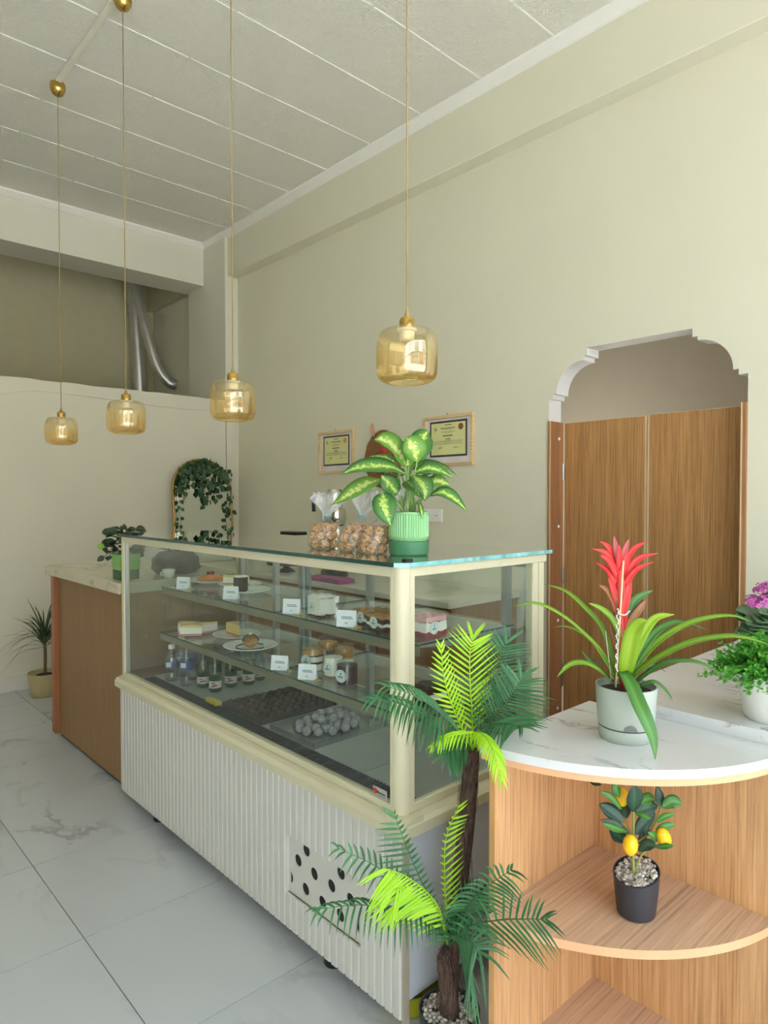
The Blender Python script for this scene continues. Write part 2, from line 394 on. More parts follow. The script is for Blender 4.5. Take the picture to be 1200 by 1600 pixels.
for f in bm.faces:
    c = f.calc_center_median()
    f.material_index = 1 if (abs(f.normal.x) < .5 and 1.0 < c.y < 2.3 and c.z < 2.4) else 0
me = bpy.data.meshes.new('wall_right'); bm.to_mesh(me); bm.free()
me.materials.append(M_wall); me.materials.append(M_reveal)
wall_right = link(bpy.data.objects.new('wall_right', me)); tag(wall_right, 'pale sage-cream painted wall pierced by a stepped arch', kind='structure')

struct('beam_right', MB().box((3.215, YF, 3.578), (XW + .01, YB - .0, ZC + .05)), M_wall, label='shallow painted beam along the top of the arch wall', bevel=.004)
struct('column', MB().box((3.19, YB, 0), (XW + .01, 6.44, ZC + .05)), M_wall2, label='painted corner column behind the partition end')
struct('beam_back', MB().box((XL, 6.115, 3.58), (3.19, 6.495, ZC + .05)), M_wall2, label='wide cream beam spanning above the half-height partition')
# half-height partition with a slightly uneven top
mb = MB(); n = 60; top = [2.408 + .002 * math.sin(i * 1.7) + R.uniform(-.003, .003) for i in range(n + 1)]
pts = [(XL, YB, 0)] + [(XL + (3.195 - XL) * i / n, YB, top[i]) for i in range(n + 1)] + [(3.195, YB, 0)]
mb.prism(pts, (0, .11, 0)); struct('wall_back', mb, M_wall2, label='cream half-height partition wall behind the counter')
struct('baseboard_back', MB().box((XL, YB - .012, 0), (3.1, YB, .115)), plain('baseboard', (214, 212, 206), .5), label='pale skirting along the partition')
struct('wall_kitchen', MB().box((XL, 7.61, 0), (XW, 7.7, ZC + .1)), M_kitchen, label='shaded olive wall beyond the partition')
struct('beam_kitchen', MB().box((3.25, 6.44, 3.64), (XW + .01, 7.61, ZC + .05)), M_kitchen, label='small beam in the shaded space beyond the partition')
struct('wall_left', MB().box((XL - .1, YF, 0), (XL, 7.7, ZC + .1)), M_left, label='cream side wall of the shop')
# shop front behind the photographer: low wall, header, piers, mullions
struct('wall_front', MB().box((XL, YF - .12, 0), (XW, YF, .10)).box((XL, YF - .12, 3.34), (XW, YF, ZC + .1)).box((XL, YF - .12, 0), (XL + .2, YF, ZC)).box((3.0, YF - .12, 0), (XW + .12, YF, ZC)), M_wall, label='shop front wall around the big window')
wf = MB()
for x in (XL + .2, -.55, 1.25, 2.95): wf.box((x, YF - .09, .1), (x + .05, YF - .03, 3.34))
for z in (.1, 2.5, 3.29): wf.box((XL + .2, YF - .09, z), (3.0, YF - .03, z + .05))
struct('window_1', wf, M_white, label='tall white framed shop window')
# coving
def cove(name, pts, label):
    mb = MB(); mb.prism(pts[0], pts[1]); struct(name, mb, M_white, label=label)
cove('trim_1', ([(3.216, YF, ZC + .002), (3.150, YF, ZC + .002), (3.156, YF, ZC - .012), (3.200, YF, ZC - .045), (3.216, YF, ZC - .05)], (0, YB - YF - .0, 0)), 'white coving under the ceiling on the arch wall side')
cove('trim_2', ([(XL, 6.116, ZC + .002), (XL, 6.05, ZC + .002), (XL, 6.056, ZC - .012), (XL, 6.10, ZC - .045), (XL, 6.116, ZC - .05)], (3.19 - XL, 0, 0)), 'white coving on the beam above the partition')
cove('trim_3', ([(3.191, YB, ZC + .002), (3.145, YB, ZC + .002), (3.150, YB, ZC - .01), (3.191, YB, ZC - .04)], (0, .425, 0)), 'short white coving on the column side')

# hall beyond the arch
struct('wall_hall', MB().box((5.2, .4, 0), (5.3, 3.9, 2.95)).box((XW + .125, .3, 0), (5.3, .4, 2.95)).box((XW + .125, 3.8, 0), (5.3, 3.9, 2.95)), M_taupe, label='taupe wall of the room beyond the arch')
struct('ceiling_hall', MB().box((XW + .125, .3, 2.95), (5.3, 3.9, 3.05)), M_taupe, label='plain ceiling of the room beyond the arch')
ld = bpy.data.lights.new('hall_fill_light', 'POINT'); ld.energy = 30; ld.color = (1, .93, .84); ld.shadow_soft_size = .12  # added fill light without a fitting, brightens the room beyond the arch
lo = link(bpy.data.objects.new('hall_fill_light', ld)); lo.location = (4.2, 3.0, 1.6)

# swing doors and their linings
def door(name, y0, y1, ztop, label, hinge_y=None):
    d = struct(name, MB().box((3.447, y0, .06), (3.465, y1, ztop)), M_teak, label=label)
    MB().box((3.446, y0 - .0008, ztop), (3.466, y1 + .0008, ztop + .002)).build('edge_band', plain('edge_band', (214, 190, 150), .5), d)
    ye = y0 if hinge_y and hinge_y > y1 - .05 else y1
    MB().box((3.446, ye - .002, .06), (3.466, ye + .002, ztop)).build('edge_band', MATS['edge_band'], d)
    if hinge_y:
        for z in (1.638, .418, 1.03):
            h = MB(); h.tube([(3.440, hinge_y, z - .042), (3.440, hinge_y, z + .042)], .0085, 12)
            ho = h.build('hinge', M_steel, d, smooth=True, auto=40)
            q = MB(); q.tube([(3.440, hinge_y, z + .042), (3.440, hinge_y, z + .050)], .0055, 10).tube([(3.440, hinge_y, z - .050), (3.440, hinge_y, z - .042)], .0055, 10)
            q.build('hinge_pin', M_steel, ho, smooth=True, auto=40)
    return d
door('door_1', 1.686, 2.178, 1.923, 'teak swing door leaf nearer the display case', 2.184)
door('door_2', 1.185, 1.668, 1.927, 'teak swing door leaf on the far right of the arch')
def lining(name, y0, y1, ci, label):
    t = struct(name, MB().box((3.312, y0, 0), (3.446, y1, 1.927)), M_teak_trim, label=label)
    MB().box((3.3105, ci - .003, 0), (3.3125, ci + .003, 1.928)).build('edge_band', MATS['edge_band'], t)
    return t
lf = lining('trim_4', 2.188, 2.206, 2.190, 'teak lining board with white screw caps on the left of the arch')
for z in (1.83, 1.318, .765, .245):
    MB().ball((3.40, 2.187, z), .0095, 10, 6, (1, .5, 1)).build('screw_cap', M_plastic_white, lf, smooth=True)
lining('trim_5', 1.140, 1.166, 1.160, 'teak lining board on the right of the arch')

# outside, mirrored in glass and brass
struct('street', MB().box((-30, -60, -.2), (40, YF - .12, -.08)), plain('street_paving', (172, 173, 172), .9, scale=2), label='pale paved street outside the shop')
for i, (x0, x1, h, c) in enumerate(((-16, -7, 9, (214, 196, 170)), (-6.5, 1, 13, (222, 214, 204)), (1.5, 9, 8, (206, 160, 120)), (10, 19, 15, (216, 210, 206)))):
    b = empty('street_building', ((x0 + x1) / 2, -30, -.1), ['low cream building across the street', 'tall pale block across the street', 'low terracotta building across the street', 'tallest grey-white block across the street'][i], 'building')
    MB().box((x0, -34, -.1), (x1, -28, h)).build('wall', plain('facade_%d' % i, c, .9), b)
    wm = None
    for zz in range(1, int(h / 3)):
        for xx in range(int((x1 - x0) / 2.2)):
            px_, pz = x0 + .8 + 2.2 * xx, 3 * zz
            if wm is None: wm = MB().box((px_ - .5, -27.98, pz), (px_ + .5, -27.9, pz + 1.5)).build('window', plain('far_pane', (70, 84, 96), .2), b, loc=(px_ - (x0 + x1) / 2, 2.0, pz))
            else: mesh_copy(wm, 'window', b, (px_, -28.0, pz - .1 + .0))

# flexible ducts in the space beyond the partition
def duct(pts, r, label, n):
    P = catmull(pts, n); mb = MB()
    mb.tube(P, lambda t: r * (1 + .07 * (1 if int(round(t * n)) % 2 else -1)), 18)
    return tag(mb.build('flexible_duct', plain('duct_foil', (206, 206, 204), .32, metal=.75), None, smooth=True), label, 'duct', 'ducts beyond the partition')
duct([(3.10, 7.45, 2.0), (3.10, 7.45, 2.6), (3.07, 7.45, 3.3), (3.04, 7.45, 3.7), (3.0, 7.45, 3.97)], .075, 'upright ribbed aluminium duct rising behind the partition', 110)
duct([(3.31, 7.0, 2.73), (3.24, 7.02, 2.75), (3.13, 7.07, 2.92), (3.04, 7.13, 3.3), (2.97, 7.2, 3.7), (2.93, 7.25, 3.97)], .055, 'slanting ribbed aluminium duct curving into the side wall', 90)
# cable on the partition
mb = MB(); mb.tube([(1.0, 5.684, 2.265), (1.29, 5.684, 2.270), (1.50, 5.684, 2.315), (1.8, 5.684, 2.318), (2.3, 5.684, 2.300), (2.75, 5.684, 2.285), (3.03, 5.684, 2.30)], .0024, 6, 30)
tag(mb.build('cable', plain('cable_beige', (214, 212, 198), .6), None, smooth=True), 'thin beige cable clipped along the top of the partition', 'cable')

# ================================================================== DISPLAY CASE
X0, X1, Y0, Y1 = 1.245, 1.93, 1.285, 3.245        # glass box footprint
case = empty('display_case', (X0, Y0, 0), 'cream framed glass pastry case with a white fluted front', 'display case')
# base carcass (dark inside), side sheet and rails
MB().box((1.262, 1.292, .105), (X1, Y1, .575)).build('base_body', M_sidepanel, case)
MB().box((1.262, 1.281, .105), (X1, 1.292, .570)).build('side_panel', M_sidepanel, case, bevel=.003)
MB().box((1.275, 1.56, .05), (X1 - .02, Y1 - .03, .105)).build('chassis', M_black, case)
# fluted front: single slats, cut around the vent opening
VY0, VY1, VZ0, VZ1 = 1.470, 1.828, .180, .379
FZ0, FZ1 = .066, .574
SY0, PITCH_S, NS = 1.279, .0345, 57
def slat_mesh(z0, z1, cut=0, w=.0345):
    mb = MB()
    a, b = 0, w
    prof_ = [(1.262, a), (1.2425, a + .0004), (1.2425, a + .005), (1.2395, a + .0065), (1.2385, a + .008), (1.2385, b - .003), (1.2395, b - .0015), (1.2425, b - .0004), (1.262, b)]
    mb.prism([(x, y, z0) for x, y in prof_], (0, 0, z1 - z0)); return mb
protos = {}
for i in range(NS):
    y = SY0 + i * PITCH_S
    c = y + PITCH_S / 2
    pieces = [(FZ0, FZ1)] if not (VY0 - .005 < c < VY1 + .005) else [(FZ0, VZ0), (VZ1, FZ1)]
    for (a, b) in pieces:
        if (a, b) not in protos:
            protos[(a, b)] = slat_mesh(a, b).build('slat', M_flute, None)
            o = protos[(a, b)]; o.parent = case; o.location = Vector((0, y, 0)) - case.location
        else:
            mesh_copy(protos[(a, b)], 'slat', case, (0, y, 0))
MB().box((1.2405, 1.2725, .05), (1.264, 1.2785, FZ1)).build('front_edge_strip', plain('strip_taupe', (176, 164, 146), .5), case)
# vent plate with punched holes
cu = bpy.data.curves.new('vent', 'CURVE'); cu.dimensions = '2D'; cu.fill_mode = 'BOTH'; cu.extrude = .002
def spl(pts):
    s = cu.splines.new('POLY'); s.points.add(len(pts) - 1); s.use_cyclic_u = True
    for p, q in zip(s.points, pts): p.co = (q[0], q[1], 0, 1)
spl([(VY0 - .004, VZ0 - .004), (VY1 + .004, VZ0 - .004), (VY1 + .004, VZ1 + .004), (VY0 - .004, VZ1 + .004)])
holes = [(1.735, .352), (1.780, .301), (1.693, .293), (1.739, .224), (1.650, .221), (1.604, .293), (1.558, .352), (1.561, .221), (1.512, .291)]
for hy, hz in holes: spl([(hy + .0195 * math.cos(a * math.pi / 12), hz + .0195 * math.sin(a * math.pi / 12)) for a in range(24)])
for hy in (VY1, VY0 - .003): 
    s_ = 1 if hy > 1.6 else -1
    spl([(hy - s_ * .0045, .247), ] + [(hy - s_ * (.0045 + .015 * math.sin(math.pi * a / 8)), .228 + .019 * math.cos(math.pi * a / 8)) for a in range(1, 8)] + [(hy - s_ * .0045, .209)])
tmp = bpy.data.objects.new('tmp', cu); link(tmp)
dg = bpy.context.evaluated_depsgraph_get(); me = bpy.data.meshes.new_from_object(tmp.evaluated_get(dg)); bpy.data.objects.remove(tmp)
me.transform(Matrix(((0, 0, 1, 0), (1, 0, 0, 0), (0, 1, 0, 0), (0, 0, 0, 1)))); me.materials.clear(); me.materials.append(M_flute)
vo_ = link(bpy.data.objects.new('vent_plate', me)); vo_.parent = case; vo_.location = Vector((1.2555, 0, 0)) - case.location
MB().box((1.2595, VY0 - .004, VZ0 - .004), (1.2615, VY1 + .004, VZ1 + .004)).build('vent_shade_sheet', M_dark, case)  # dark sheet standing in for the shade in the hollow behind the holes
mb = MB().box((1.2475, VY0, VZ0 - .004), (1.258, VY1, VZ0)); mb.build('vent_edge', plain('vent_edge', (196, 184, 156), .6), case)
# cream ledge
mb = MB()
pf = [(1.218, .574), (1.218, .600), (1.228, .614), (1.262, .622), (1.30, .622), (1.30, .574)]
mb.prism([(x, Y0 - .030, z) for x, z in pf], (0, Y1 - Y0 + .045, 0))
pf2 = [(Y0 - .032, .574), (Y0 - .032, .604), (Y0 - .022, .614), (Y0 + .01, .622), (Y0 + .04, .622), (Y0 + .04, .574)]
mb.prism([(1.2181, y, z) for y, z in pf2], (X1 - 1.218, 0, 0))
mb.build('ledge', M_cream, case)
# feet
for (fx, fy) in ((1.31, 1.66), (1.31, 2.95), (1.86, 1.62), (1.86, 2.95)):
    mb = MB(); mb.lathe([(.034, 0), (.036, .006), (.034, .022), (.012, .026), (.012, .05)], (fx, fy, 0), 16); mb.build('foot', M_black, case, smooth=True, auto=40)
# posts
mb = MB()
cxp, cyp, rp = X0 + .030, Y0 + .030, .026
pts = [(cxp + .001, Y0, 0)] + [(cxp + .030 * math.cos(a), cyp + .030 * math.sin(a), 0) for a in [math.pi * 1.5 - i * math.pi / 20 for i in range(11)]] + [(X0, cyp + .001, 0), (cxp + .001, cyp + .001, 0)]
mb.prism([(x, y, .612) for x, y, _ in pts], (0, 0, 1.300 - .612)); cp = mb.build('corner_post', M_cream, case, smooth=True, auto=30)
mb = MB(); mb.prism([(cxp + .033 * math.cos(a), cyp + .033 * math.sin(a), .608) for a in [math.pi * 1.5 - i * math.pi / 20 for i in range(11)]] + [(cxp, cyp, .608)], (0, 0, .0075)); mb.build('post_shoe', M_black, cp)
MB().box((X0 + .004, Y1 - .03, .62), (X0 + .034, Y1 + .0, 1.303)).build('corner_post', M_cream, case, bevel=.004, seg=2)
MB().box((X1 - .075, Y0 + .004, .62), (X1 - .012, Y0 + .034, 1.284)).build('rear_post', M_cream, case, bevel=.002)
MB().box((X1 - .046, Y0 + .0028, .63), (X1 - .044, Y0 + .0045, 1.28)).build('post_groove', plain('groove', (176, 170, 140), .6), case)
MB().box((X1 - .055, Y1 - .03, .62), (X1 - .012, Y1, 1.303)).build('rear_post', M_cream, case, bevel=.003)
# frames of the glass: front, side
def frame_rails(nm, a, b):
    MB().box(a, b).build(nm, M_cream, case, bevel=.002)
frame_rails('front_rail_top', (X0 + .002, Y0 + .045, 1.270), (X0 + .021, Y1 - .03, 1.2995))
frame_rails('front_rail_bottom', (X0 + .002, Y0 + .045, .620), (X0 + .021, Y1 - .03, .641))
frame_rails('front_stile', (X0 + .0015, cyp + .0046, .622), (X0 + .020, cyp + .0185, 1.300))
MB().box((X0 + .006, cyp - .002, .625), (X0 + .016, cyp + .006, 1.298)).build('seal', M_black, case)  # black backing strip, paints the shade in the hollow gap beside the post
MB().box((cxp - .002, Y0 + .006, .625), (cxp + .006, Y0 + .016, 1.298)).build('seal', M_black, case)  # same black backing, darkens the seam on the side face
frame_rails('side_rail_top', (X0 + .05, Y0 + .002, 1.272), (X1 - .26, Y0 + .021, 1.2995))
frame_rails('side_rail_top', (X1 - .26, Y0 + .001, 1.272), (X1 - .002, Y0 + .024, 1.298))
frame_rails('side_rail_bottom', (X0 + .05, Y0 + .002, .620), (X1 - .05, Y0 + .021, .646))
frame_rails('side_stile', (cxp + .0046, Y0 + .0015, .622), (cxp + .0235, Y0 + .020, 1.300))
frame_rails('rear_rail_top', (X1 - .035, Y0 + .03, 1.272), (X1 - .012, Y1 - .03, 1.300))
frame_rails('rear_rail_bottom', (X1 - .045, Y0 + .03, .60), (X1 - .012, Y1 - .03, .64))
frame_rails('left_rail_top', (X0 + .03, Y1 - .022, 1.272), (X1 - .04, Y1 - .004, 1.300))
MB().box((X0 + .010, Y1 - .046, .64), (X0 + .018, Y1 - .034, 1.272)).build('corner_seal', M_alu, case)
# glass
def pane(nm, a, b, mat=None, edge=None):
    return MB().box(a, b).build(nm, mat or M_glass, case)
pane('front_glass', (X0 + .011, Y0 + .046, .630), (X0 + .016, Y1 - .028, 1.285))
pane('side_glass', (X0 + .050, Y0 + .011, .632), (X1 - .075, Y0 + .016, 1.285))
pane('side_glass', (X0 + .03, Y1 - .016, .622), (X1 - .05, Y1 - .011, 1.285))
# top sheet with a clipped front corner, teal edges
def top_sheet():
    c = .03
    poly = [(X0 - .012 + c, Y0 - .012), (X1 + .012, Y0 - .012), (X1 + .012, Y1 + .012), (X0 - .012, Y1 + .012), (X0 - .012, Y0 - .012 + c)]
    z0, z1 = 1.3005, 1.3125; n = len(poly)
    mb = MB(); V = [(x, y, z0) for x, y in poly] + [(x, y, z1) for x, y in poly]
    mb.add(V, [tuple(range(n))[::-1], tuple(range(n, 2 * n))], 0)
    for i in range(n):
        j = (i + 1) % n
        mb.add([V[i], V[j], V[n + j], V[n + i]], [(0, 1, 2, 3)], 2 if i in (4, 0) else 1)
    return mb.build('top_glass', [M_glass_top, M_glass_edge, M_glass_edge_l], case)
top_sheet()
mb = MB(); mb.lathe([(.0, 1.3125), (.0165, 1.3125), (.0165, 1.3165), (.014, 1.318), (0, 1.318)], (1.303, 1.322, 0), 20, sx=1, sy=1); mb.build('glass_clamp', M_black, case, smooth=True, auto=40)
mb = MB(); mb.box((X0 + .02, Y1 - .10, 1.3125), (X0 + .05, Y1 - .01, 1.322)); mb.build('glass_clamp', M_black, case, bevel=.003)
# rear sliding doors in aluminium frames
for (a, b, dx) in ((Y0 + .04, 2.02, 0), (1.95, 2.66, -.018), (2.60, Y1 - .035, 0)):
    xx = X1 - .03 + dx
    f = MB()
    for (p, q) in (((xx, a, .64), (xx + .014, a + .035, 1.272)), ((xx, b - .035, .64), (xx + .014, b, 1.272)), ((xx, a, .64), (xx + .014, b, .665)), ((xx, a, 1.25), (xx + .014, b, 1.272))): f.box(p, q)
    sd = f.build('sliding_door', M_alu, case)
    MB().box((xx + .005, a + .03, .66), (xx + .009, b - .03, 1.255)).build('pane', M_glass, sd)
# steel uprights carrying the shelves
for yy in (1.40, 2.11, 2.12 + .70, 3.15):
    MB().box((X1 - .085, yy - .012, .62), (X1 - .058, yy + .012, 1.27)).build('upright', M_alu, case)
# inner deck, vent grille with single bars
DZ = .600
MB().box((X0 + .022, Y0 + .035, DZ - .02), (X1 - .05, Y1 - .03, DZ)).build('deck', M_deck, case)
MB().box((X0 + .020, Y0 + .035, DZ - .004), (X0 + .026, Y1 - .03, .622)).build('deck_lip', M_black, case)
for yy in (1.62, 2.2, 2.62): MB().box((X0 + .145, yy - .0015, DZ), (X1 - .06, yy + .0015, DZ + .0012)).build('deck_seam', M_steel, case)
gp = None
for i in range(128):
    y = Y0 + .045 + i * .0146
    if gp is None: gp = MB().box((X0 + .075, y - .0035, DZ), (X0 + .143, y + .0035, DZ + .004)).build('grille_bar', plain('grille_dark', (46, 48, 52), .5), case, loc=Vector((X0 + .109, y, DZ)) - case.location)
    else: mesh_copy(gp, 'grille_bar', case, (X0 + .109, y, DZ))
# maker's badge low on the front glass
bx = X0 + .0105; bd = MB().box((bx - .0012, 1.353, .642), (bx, 1.411, .668)).build('badge', plain('badge_silver', (196, 194, 190), .35, metal=.4), case)
mb = MB(); mb.tube([(bx - .0012, 1.402, .656), (bx - .0018, 1.402, .656)], .0085, 18); mb.build('logo', plain('badge_red', (178, 52, 48), .5), bd)
mb = MB()
for i, w in enumerate((.0052, .0036, .0034, .0038, .0034, .0038, .0030)):
    y = 1.3915 - i * .0050; mb.box((bx - .0016, y - w / 2, .6515), (bx - .0012, y + w / 2, .6515 + (.0085 if i == 0 else .0055)))
mb.box((bx - .0016, 1.360, .6465), (bx - .0012, 1.388, .6478)); mb.build('lettering', M_ink, bd)
# shelves: two glass sheets each, triangular brackets, price rail
SH = {}
for (zt, xf) in ((1.060, 1.385), (.840, 1.375)):
    for (a, b) in ((1.36, 2.105), (2.115, 3.10)):
        MBs = MB(); V0 = (xf, a, zt - .006); V1 = (1.85, b, zt)
        MBs.box(V0, V1, 0); MBs.m[5] = 1; MBs.m[2] = 1; MBs.m[4] = 1
        MBs.build('glass_shelf', [M_glass, M_glass_edge], case)
    for yy in (1.40, 2.11, 2.82, 3.07):
        b = MB(); b.prism([(xf + .01, yy - .001, zt - .008), (1.865, yy - .001, zt - .008), (1.865, yy - .001, zt - .07), (xf + .02, yy - .001, zt - .02)], (0, .002, 0)); b.build('shelf_bracket', M_alu, case)
    MB().box((1.83, 1.36, zt - .045), (1.85, 3.10, zt - .008)).build('shelf_beam', M_alu, case)
    MB().box((xf + .004, 1.36, zt - .036), (xf + .007, 3.10, zt - .0065)).build('shelf_apron', plain('apron', (122, 120, 98), .35), case)

# ================================================================== SERVICE COUNTER beyond the case
sc = empty('service_counter', (1.3, 3.9, 0), 'brown wood service counter with a worn marble top beyond the case', 'counter')
MB().box((1.30, 3.262, .03), (1.92, 4.40, 1.015)).build('front_panel', M_counter_wood, sc)
MB().box((1.272, 4.385, .03), (1.92, 4.440, 1.015)).build('end_post', M_counter_post, sc, bevel=.002)
MB().box((1.32, 3.28, .0), (1.90, 4.42, .03)).build('plinth', M_black, sc)
MB().box((1.24, 3.262, 1.015), (1.96, 4.445, 1.070)).build('marble_top', M_marble_o, sc, bevel=.003)

# ================================================================== BACK COUNTER along the arch wall
bc = empty('back_counter', (3.0, 3.9, 0), 'low wooden counter along the wall behind the display case', 'counter')
MB().box((2.72, 2.42, .08), (3.31, 5.30, .885)).build('carcass', M_counter_wood, bc)
MB().box((2.74, 2.44, 0), (3.30, 5.28, .08)).build('plinth', M_black, bc)
MB().box((2.68, 2.40, .885), (3.322, 5.32, .920)).build('worktop', plain('pale_worktop', (206, 202, 184), .35), bc, bevel=.003)
for i in range(5):
    a = 2.44 + i * .572
    d = MB().box((2.703, a, .10), (2.72, a + .56, .87)).build('cabinet_door', wood('back_cabinet', (142, 94, 58), (166, 112, 70), 'Z') if i == 0 else MATS['back_cabinet'], bc)
    MB().box((2.690, a + .50, .60), (2.703, a + .51, .74)).build('handle', M_steel, d)

# ================================================================== CORNER SHELF UNIT and the higher counter it adjoins
ZT, ZM, ZL = .920, .520, .145
YP, XP = .962, 1.680
su = empty('corner_shelf', (1.45, .75, 0), 'quarter-round wooden corner shelf with a marble top', 'shelf')
def quarter(CC, rad, z0, z1, mat, name, par, edge=None, back=0.0):
    CC = Vector(CC)
    yb, xb = YP + back, XP + (0.0 if not back else .0)
    a0 = math.asin((yb - CC.y) / rad); a0 = math.pi - a0 if True else a0
    a1 = math.pi + math.acos(min(1, (CC.x - xb) / rad))
    n = 40; pts = [(CC.x + rad * math.cos(a0 + (a1 - a0) * i / n), CC.y + rad * math.sin(a0 + (a1 - a0) * i / n)) for i in range(n + 1)] + [(xb, yb)]
    mb = MB(); m = len(pts); V = [(x, y, z0) for x, y in pts] + [(x, y, z1) for x, y in pts]
    mb.add(V, [tuple(range(m)), tuple(range(m, 2 * m))[::-1]], 0)
    for i in range(m): mb.add([V[i], V[(i + 1) % m], V[m + (i + 1) % m], V[m + i]], [(3, 2, 1, 0)], 1 if edge and i < n else 0)
    return mb.build(name, [mat, edge] if edge else mat, par)
quarter((1.728, 1.005), .527, ZT - .020, ZT, M_marble, 'marble_top', su, None, back=.016)
quarter((1.728, 1.005), .524, ZT - .036, ZT - .020, M_oak_h, 'top_board', su, M_edge, back=.016)
quarter((1.755, 1.045), .550, ZM - .020, ZM, M_oak_h, 'shelf', su, M_edge)
quarter((1.755, 1.045), .550, ZL - .020, ZL, M_oak_h, 'shelf', su, M_edge)
b = MB().box((1.238, YP, .0), (XP + .018, YP + .016, ZT - .036)).build('side_panel', M_oak_v, su)
MB().box((1.2355, YP, .0), (1.238, YP + .016, ZT - .036)).build('edge_band', plain('edge_honey', (206, 156, 100), .5), b)
MB().box((XP, .485, .0), (XP + .018, YP, ZT - .036)).build('back_panel', M_oak_v, su)
hc = empty('marble_counter', (2.4, .6, 0), 'marble topped counter reaching to the right edge behind the corner shelf', 'counter')
MB().box((XP + .001, .30, .918), (3.30, .945, .950)).build('marble_top', M_marble, hc, bevel=.0015)
MB().box((XP + .0185, .33, 0), (3.28, .925, .918)).build('carcass', M_oak_v, hc)

# ================================================================== PENDANT LAMPS
k = NT('amber_glass'); k.t.nodes.remove(k.b)
tc = k.n('ShaderNodeTexCoord'); sp = k.n('ShaderNodeSeparateXYZ'); k.l(tc.outputs['Generated'], sp.inputs[0])
tint = k.ramp(sp.outputs[2], [(0.0, (.93, .72, .36, 1)), (.5, (.95, .83, .55, 1)), (1.0, (.96, .93, .82, 1))])
tr = k.n('ShaderNodeBsdfTransparent'); k.l(tint, tr.inputs[0])
gl = k.n('ShaderNodeBsdfGlossy'); gl.inputs['Roughness'].default_value = .015; gl.inputs[0].default_value = (1, .93, .78, 1)
fr = k.n('ShaderNodeLayerWeight'); fr.inputs[0].default_value = .35
mr = k.n('ShaderNodeMapRange'); mr.inputs[3].default_value = .16; mr.inputs[4].default_value = .55; k.l(fr.outputs['Facing'], mr.inputs[0])
mx = k.n('ShaderNodeMixShader'); k.l(mr.outputs[0], mx.inputs[0]); k.l(tr.outputs[0], mx.inputs[1]); k.l(gl.outputs[0], mx.inputs[2]); k.l(mx.outputs[0], k.o.inputs[0])
M_amber = k.m
def make_pendant(x, y, zb, label):
    t = empty('pendant_lamp', (x, y, zb), label, 'lamp', 'amber glass pendants over the counter')
    S = .188 / 2; h = .165
    pf = [(.62, 0.0), (.78, .018), (.90, .06), (.97, .14), (1.0, .30), (1.0, .62), (.965, .78), (.88, .90), (.72, .965), (.50, .99), (.28, 1.0)]
    P = [(r * S, z * h) for r, z in pf]
    sh = MB(); sh.lathe([(r, z + zb) for r, z in P], (x, y, 0), 48); sh.f = [f for f in sh.f if len(f) == 4]; sh.m = sh.m[:len(sh.f)]
    so = sh.build('shade', M_amber, t, smooth=True)
    rim = MB(); rim.tube([(x + .62 * S * math.cos(a * math.pi / 20), y + .62 * S * math.sin(a * math.pi / 20), zb) for a in range(41)], .0016, 6, cap=False); rim.build('rim', M_amber, so, smooth=True)
    c = MB(); c.lathe([(.0, zb + h + .034), (.010, zb + h + .034), (.020, zb + h + .030), (.0235, zb + h + .022), (.0235, zb + h - .002), (.0, zb + h - .002)], (x, y, 0), 28); c.build('collar', M_brass, t, smooth=True, auto=35)
    b = MB(); b.lathe([(.0, zb + h - .002), (.030, zb + h - .002), (.030, zb + h - .010), (.023, zb + h - .012), (.023, zb + h - .036), (.018, zb + h - .040), (0, zb + h - .040)], (x, y, 0), 24); b.build('bulb_socket', plain('socket_ivory', (236, 228, 210), .5), t, smooth=True, auto=35)
    g = MB(); g.lathe([(.0078, zb + h + .034), (.0078, zb + h + .042), (.0045, zb + h + .050), (.0022, zb + h + .066)], (x, y, 0), 12); g.build('strain_relief', M_cord, t, smooth=True, auto=35)
    q = MB(); q.tube([(x, y, zb + h + .04), (x, y, ZC - .05)], .0024, 8); q.build('cord', M_cord, t, smooth=True)
    n = MB(); n.lathe([(0, ZC - .075), (.012, ZC - .074), (.030, ZC - .062), (.042, ZC - .040), (.0445, ZC - .018), (.043, ZC - .001), (0, ZC - .001)], (x, y, 0), 28); n.build('canopy', M_brass, t, smooth=True, auto=50)
make_pendant(1.312, 4.335, 1.812, 'amber glass pendant farthest from the arch, at the left')
make_pendant(1.325, 3.360, 1.812, 'amber glass pendant second from the left, before the duct')
make_pendant(1.430, 2.490, 1.811, 'amber glass pendant hanging by the corner column, third from left')
make_pendant(1.432, 1.455, 1.838, 'largest-looking amber glass pendant, above the potted plant')
tag(MB().box((1.285, 3.42, ZC - .014), (1.318, 4.29, ZC - .0032)).build('cable_channel', plain('channel_white', (226, 222, 206), .5), None, bevel=.003), 'flat off-white cable channel on the ceiling between two lamps', 'channel')

